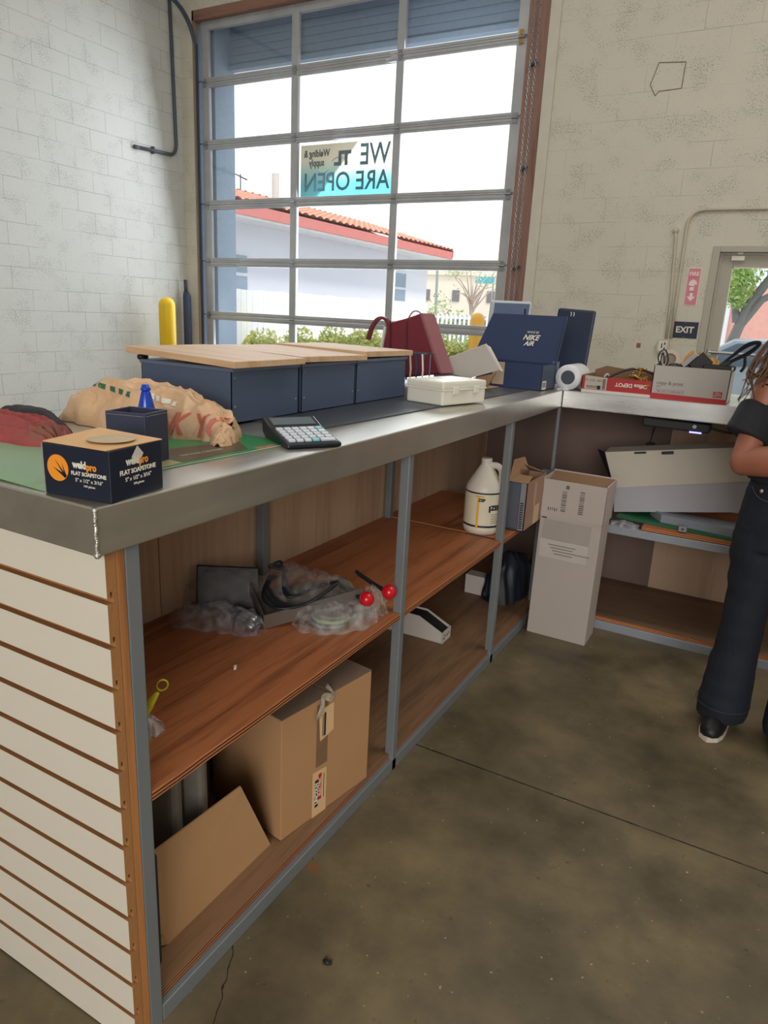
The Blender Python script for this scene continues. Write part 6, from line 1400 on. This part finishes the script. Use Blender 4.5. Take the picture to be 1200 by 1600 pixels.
# seen through the right-hand door
car('grey parked car close outside the glass door', (-0.2, 12.6, -0.15), 0.05, mat('grey_car', (140, 148, 156), 0.35))
car('white van parked behind the grey car', (1.9, 17.0, -0.3), PI+0.05, mat('white_van', (232, 234, 236), 0.35), 'van')
bm = BM(); box(bm, -6, 8, 24, 28, 0, 2.6); o_ = tag(obj('shop_building', bm, mat('coral_wall', (222, 164, 152), 0.8)), 'low coral-red building seen through the glass door', 'building')
bm = BM(); box(bm, -5.5, -1.7, 22, 23.9, 0, 4.2); tag(obj('billboard_tower', bm, mat('pale_blue_wall', (206, 222, 234), 0.8)), 'pale blue wall block left of the tree beyond the glass door', 'building')
tt_ = thing('tree', 'big leafy green tree with a leaning trunk outside the glass door', 'tree', (-0.55, 14.5, 0))
bm = BM(); tube(bm, [(-1.05, 14.5, 0), (-0.95, 14.5, 1.0), (-0.75, 14.5, 1.8), (-0.35, 14.5, 2.5), (0.2, 14.5, 3.0)], [0.14, 0.10, 0.085, 0.07, 0.05], 10); tube(bm, [(-0.85, 14.5, 1.4), (-0.55, 14.5, 1.9), (0.1, 14.6, 2.3), (0.9, 14.6, 2.6)], [0.07, 0.06, 0.05, 0.03], 8); tube(bm, [(-0.9, 14.5, 1.5), (-1.1, 14.5, 2.4)], [0.07, 0.04], 8); obj('trunk', bm, mat('grey_bark', (132, 130, 128), 0.9, var=0.2), tt_, world=True)
leaf_cloud('foliage', [(-0.5, 14.5, 2.7, 0.95, 0.9, 0.55), (0.4, 14.5, 2.8, 0.9, 0.9, 0.5), (-0.95, 14.4, 2.2, 0.28, 0.4, 0.5), (0.2, 14.5, 3.5, 1.8, 1.4, 0.8), (0.9, 14.8, 1.9, 0.5, 0.4, 0.35)], 5200, 0.10, leaf_mat('bright_leaf', (130, 172, 90), (216, 232, 150)), tt_, seed=20)

# ------------------------------------------------------------------ person at the right, facing the camera, arms crossed
def build_person():
    T = thing('person', 'person in black top and dark flared jeans standing with arms crossed at the right edge', 'person', (0.125, 2.56, 0.0), (0, 0, 0))
    # local frame: x = viewer's right, -y = towards the camera, z up; turned slightly
    T.rotation_euler = (0, 0, R(-8)); T.scale = (0.86, 0.92, 0.985)
    skin = mat('skin', (160, 102, 80), 0.5, var=0.06, scale=10); sb_ = skin.node_tree.nodes['Principled BSDF']; sb_.inputs['Subsurface Weight'].default_value = 0.08; sb_.inputs['Subsurface Radius'].default_value = (0.02, 0.01, 0.005)
    tee = mat('black_cotton', (30, 31, 38), 0.85, var=0.10, scale=9, bump=0.3, bscale=40)
    denim = mat('dark_denim', (24, 30, 44), 0.85, var=0.25, scale=14, bump=0.25, bscale=120)
    def ell(b, rings, seg=22):
        """rings: (cx,cy,z,rx,ry)"""
        R_ = []
        for cx, cy, z, rx, ry in rings: R_.append([b.verts.new((cx+rx*math.cos(2*PI*k/seg), cy+ry*math.sin(2*PI*k/seg), z)) for k in range(seg)])
        for p, q in zip(R_, R_[1:]):
            for k in range(seg): b.faces.new((p[k], p[(k+1) % seg], q[(k+1) % seg], q[k]))
        b.faces.new(R_[0][::-1]); b.faces.new(R_[-1])
    # skeleton landmarks
    sh_z = 1.275; hipz = 0.82
    elbL, elbR = V((-0.205, -0.10, 0.985)), V((0.215, -0.10, 0.985))
    shL, shR = V((-0.178, 0.0, 1.250)), V((0.178, 0.0, 1.250))
    haL, haR = V((0.075, -0.215, 1.035)), V((0.02, -0.150, 1.065))
    b = BM()
    ell(b, [(0, 0, 0.80, 0.165, 0.11), (0, 0, 0.86, 0.175, 0.115), (0, 0, 0.97, 0.150, 0.10), (0, -0.005, 1.08, 0.160, 0.108), (0, -0.01, 1.17, 0.172, 0.115), (0, 0, 1.24, 0.165, 0.092), (0, 0.005, 1.285, 0.115, 0.070), (0, 0.005, 1.31, 0.060, 0.055)])
    tube(b, [(0, 0.008, 1.27), (0, 0.0, 1.33), (0, -0.008, 1.40)], [0.062, 0.052, 0.052], 16)
    # head: skull, jaw, nose, ears
    ball(b, (0, 0.0, 1.475), 0.088, 24, (0.88, 1.06, 1.12)); ball(b, (0, -0.028, 1.418), 0.055, 20, (0.95, 0.95, 0.95))
    tube(b, [(0, -0.086, 1.475), (0, -0.098, 1.452), (0, -0.104, 1.440)], [0.008, 0.011, 0.013], 10)
    for s in (-1, 1): ball(b, (0.078*s, 0.008, 1.455), 0.020, 10, (0.35, 0.7, 1.2))
    for s in (-1, 1): ball(b, (0.036*s, -0.066, 1.442), 0.022, 12, (1, 0.7, 0.9))
    # arms: upper arm, forearm
    for sh_, el, ha in ((shL, elbL, haL), (shR, elbR, haR)):
        tube(b, [sh_+V((0, 0, 0.0)), sh_.lerp(el, 0.35)+V((0.0, 0.012, 0)), el], [0.056, 0.052, 0.046], 16)
        ball(b, el, 0.047, 16); d = ha-el
        tube(b, [el, el+d*0.30, el+d*0.65, ha], [0.046, 0.050, 0.041, 0.029], 16)
        ball(b, sh_, 0.058, 16)
    # legs and feet under the jeans
    for s in (-1, 1):
        tube(b, [(0.085*s, 0.0, 0.82), (0.098*s, 0.0, 0.66), (0.105*s, -0.005, 0.46), (0.115*s, 0.012, 0.30), (0.12*s, 0.01, 0.07)], [0.092, 0.085, 0.060, 0.052, 0.034], 16)
        tube(b, [(0.12*s, 0.03, 0.04), (0.128*s, -0.06, 0.035), (0.132*s, -0.12, 0.03)], [0.034, 0.036, 0.028], 12)
    # hands: palm, four fingers, thumb, lying over the opposite upper arm
    for ha, el, s in ((haL, elbL, 1), (haR, elbR, -1)):
        d = (ha-el).normalized(); up = V((0, 0, 1)); up = (up-d*up.dot(d)).normalized(); out_ = d.cross(up)*(1)
        if out_.y > 0: out_ = -out_
        pc = ha+d*0.045
        tube(b, [ha, ha+d*0.03, ha+d*0.075], [0.026, 0.033, 0.034], 14, flat=0.55)
        for k in range(4):
            o0 = pc+d*0.028+up*(0.024-0.016*k); ln = (0.026, 0.030, 0.028, 0.021)[k]
            tube(b, [o0, o0+d*ln, o0+d*ln*1.8-out_*0.012, o0+d*ln*2.3-out_*0.030], [0.0092, 0.0088, 0.0080, 0.0066], 10)
        tube(b, [ha+d*0.02+up*0.022, ha+d*0.045+up*0.046, ha+d*0.075+up*0.056], [0.012, 0.0105, 0.008], 10)
    body = mesh_obj('body', remeshed(b, 0.0058, 2), skin, T, world=False)
    # face details
    for s in (-1, 1):
        q = BM(); ball(q, (0.031*s, -0.0835, 1.478), 0.0095, 14, (1.25, 0.6, 0.75)); obj('eye', q, mat('eye_white', (226, 222, 216), 0.2), T, smooth=True)
        q = BM(); ball(q, (0.031*s, -0.0885, 1.478), 0.0042, 10, (1, 0.5, 1)); obj('iris', q, mat('dark_iris', (52, 34, 24), 0.2), T, smooth=True)
        q = BM(); tube(q, [(0.015*s, -0.0895, 1.495), (0.031*s, -0.0905, 1.500), (0.049*s, -0.080, 1.496)], [0.002, 0.003, 0.0015], 6); obj('eyebrow', q, mat('brow_hair', (58, 40, 30), 0.8), T, smooth=True)
    q = BM(); tube(q, smooth_path([(-0.023, -0.077, 1.414), (-0.008, -0.0845, 1.418), (0.0, -0.085, 1.416), (0.008, -0.0845, 1.418), (0.023, -0.077, 1.414)], 3), 0.0045, 8, flat=0.8); obj('mouth', q, mat('lip', (158, 84, 78), 0.4), T, smooth=True)
    # loose black top with cut-out shoulders: shell round the torso and short sleeves
    b = BM()
    ell(b, [(0, 0, 0.922, 0.200, 0.135), (0, 0, 0.95, 0.200, 0.133), (0, -0.002, 1.02, 0.190, 0.128), (0, -0.008, 1.10, 0.190, 0.130), (0, -0.01, 1.17, 0.188, 0.130), (0, -0.004, 1.200, 0.165, 0.112), (0, 0.004, 1.215, 0.120, 0.085)], 26)
    for el, sh_ in ((elbL, shL), (elbR, shR)):
        s = -1 if el.x < 0 else 1
        tube(b, [sh_+V((0.008*s, 0.01, -0.120)), sh_.lerp(el, 0.45)+V((0.012*s, 0.01, 0)), sh_.lerp(el, 0.72)+V((0.022*s, 0.012, 0.0))], [0.056, 0.070, 0.082], 18)
        tube(b, [sh_.lerp(el, 0.55)+V((-0.02*s, 0.0, 0)), V((0.10*s, 0, 1.09)), V((0.03*s, 0, 1.08))], [0.060, 0.090, 0.10], 16)
    me = remeshed(b, 0.0065, 3)
    for v in me.vertices:
        n = noise.noise(V((v.co.x*14, v.co.y*14, v.co.z*7)))*0.008; v.co += v.normal*n if v.co.z < 1.2 else V((0, 0, 0))
    mesh_obj('top', me, tee, T, world=False)
    # straps over the open shoulders
    for s in (-1, 1):
        q = BM(); pts = smooth_path([(0.10*s, -0.108, 1.19), (0.100*s, -0.080, 1.262), (0.098*s, -0.02, 1.312), (0.096*s, 0.05, 1.285), (0.10*s, 0.09, 1.20)], 6)
        tube(q, pts, 0.0085, 8, flat=0.5); obj('strap', q, tee, T, smooth=True)
        q = BM(); pts = smooth_path([(0.125*s, -0.095, 1.215), (0.175*s, -0.062, 1.232), (0.228*s, -0.015, 1.215), (0.235*s, 0.04, 1.19)], 6)
        tube(q, pts, 0.007, 8, flat=0.5); obj('strap', q, tee, T, smooth=True)
    # flared jeans
    b = BM()
    ell(b, [(0, 0, 0.950, 0.176, 0.118), (0, 0, 0.88, 0.196, 0.130), (0, 0.005, 0.78, 0.208, 0.138), (0, 0.005, 0.70, 0.206, 0.134)], 26)
    for s in (-1, 1):
        tube(b, [(0.100*s, 0.004, 0.76), (0.105*s, 0.0, 0.66), (0.110*s, 0.0, 0.54), (0.116*s, 0.0, 0.42), (0.120*s, 0.0, 0.30), (0.124*s, 0.0, 0.17), (0.128*s, -0.005, 0.075), (0.128*s, -0.01, 0.035)],
             [0.112, 0.104, 0.088, 0.079, 0.084, 0.096, 0.102, 0.092], 20)
    me = remeshed(b, 0.0075, 3)
    for v in me.vertices:
        n = noise.noise(V((v.co.x*9, v.co.y*9, v.co.z*5+3)))*0.010 + noise.noise(V((v.co.x*5, v.co.y*5, v.co.z*22)))*0.005
        if v.co.z < 0.90: v.co += v.normal*n
    jeans = mesh_obj('jeans', me, denim, T, world=False)
    gold = M['brass']
    for x, z in ((-0.085, 0.918), (0.055, 0.905), (-0.125, 0.900)):
        q = BM(); lathe(q, [(0.0065, 0), (0.006, -0.003), (0.002, -0.0035)], (x, -0.128+abs(x)*0.16, z), 'Y', 12); obj('button', q, mat('button_steel', (206, 196, 170), 0.3, 0.9) if 'button_steel' not in bpy.data.materials else bpy.data.materials['button_steel'], T)
    q = BM(); tube(q, smooth_path([(-0.165, -0.072, 0.905), (-0.14, -0.100, 0.882), (-0.10, -0.123, 0.872), (-0.06, -0.133, 0.882), (-0.045, -0.132, 0.910)], 6), 0.0012, 5); obj('pocket_stitching', q, mat('denim_stitch', (92, 92, 104), 0.8), T)
    q = BM()
    for s in (-1, 1):
        pts = [(0.128*s+0.103*math.cos(a), -0.006+0.103*math.sin(a), 0.098) for a in [2*PI*i/24 for i in range(25)]]
        if s < 0: tube(q, pts, 0.0014, 5)
    obj('hem_stitching', q, mat('denim_stitch2', (60, 58, 66), 0.8), T)
    # shoes: black uppers with a pale sole edge
    for s in (-1, 1):
        q = BM(); rings = []
        prof = [(0.060, 0.034, 0.075), (0.03, 0.040, 0.085), (-0.02, 0.043, 0.078), (-0.07, 0.046, 0.062), (-0.115, 0.044, 0.048), (-0.150, 0.034, 0.036), (-0.166, 0.016, 0.024)]
        for y, w, h in prof: rings.append([q.verts.new((0.132*s+w*math.cos(PI*k/10), y, 0.016+h*max(0, math.sin(PI*k/10))**0.8)) for k in range(11)])
        for p, r2_ in zip(rings, rings[1:]):
            for k in range(10): q.faces.new((p[k], p[k+1], r2_[k+1], r2_[k]))
            q.faces.new((p[0], r2_[0], r2_[-1], p[-1]))
        q.faces.new(rings[0]); q.faces.new(rings[-1][::-1]); shoe = obj('shoe', q, mat('black_shoe', (22, 22, 26), 0.5), T, smooth=True)
        q = BM(); out = [(0.132*s+w*1.06, y) for y, w, h in prof]+[(0.132*s, -0.176)]+[(0.132*s-w*1.06, y) for y, w, h in prof[::-1]]
        slab(q, [(x, y, 0.001) for x, y in out], (0, 0, 0.017)); obj('sole', q, mat('shoe_sole', (206, 196, 180), 0.6), shoe)
    # long brown hair
    hair = mat('brown_hair', (96, 66, 46), 0.5, var=0.35, scale=40, stretch=(1, 1, 0.08), bump=0.5)
    b = BM(); ball(b, (0, 0.018, 1.495), 0.098, 22, (0.95, 1.08, 1.08))
    rr = random.Random(4)
    for k in range(46):
        a = PI*(0.02+0.96*k/45); cx, cy = 0.090*math.cos(a), 0.02+0.085*math.sin(a)
        w = rr.uniform(0.7, 1.3)
        tube(b, smooth_path([(cx*0.7, cy*0.7+0.01, 1.545), (cx*1.05, cy+0.005, 1.47), (cx*1.25, cy+0.02, 1.38), (cx*1.55+rr.uniform(-.02, .02), cy*1.0+0.03, 1.27), (cx*1.7*w, cy*0.8+0.03, 1.17+rr.uniform(-.03, .05))], 4), [0.016]*8+[0.014]*6+[0.006]*3, 6)
    for k in range(26):
        y0 = -0.05+rr.uniform(-.015, .02)
        tube(b, smooth_path([(-0.060, -0.02, 1.545), (-0.092, y0, 1.47), (-0.125-rr.uniform(0, .07), y0-0.01, 1.385), (-0.17-rr.uniform(0, .08), y0-0.02, 1.28), (-0.18-rr.uniform(0, .10), y0-0.03, 1.20+rr.uniform(-.04, .06))], 4), [0.006]*8+[0.004]*6+[0.0015]*3, 6)
    bmesh.ops.delete(b, geom=[v for v in b.verts if v.co.y < -0.055 and abs(v.co.x) < 0.062 and v.co.z < 1.52], context='VERTS')
    obj('hair', b, hair, T, smooth=True)
build_person()
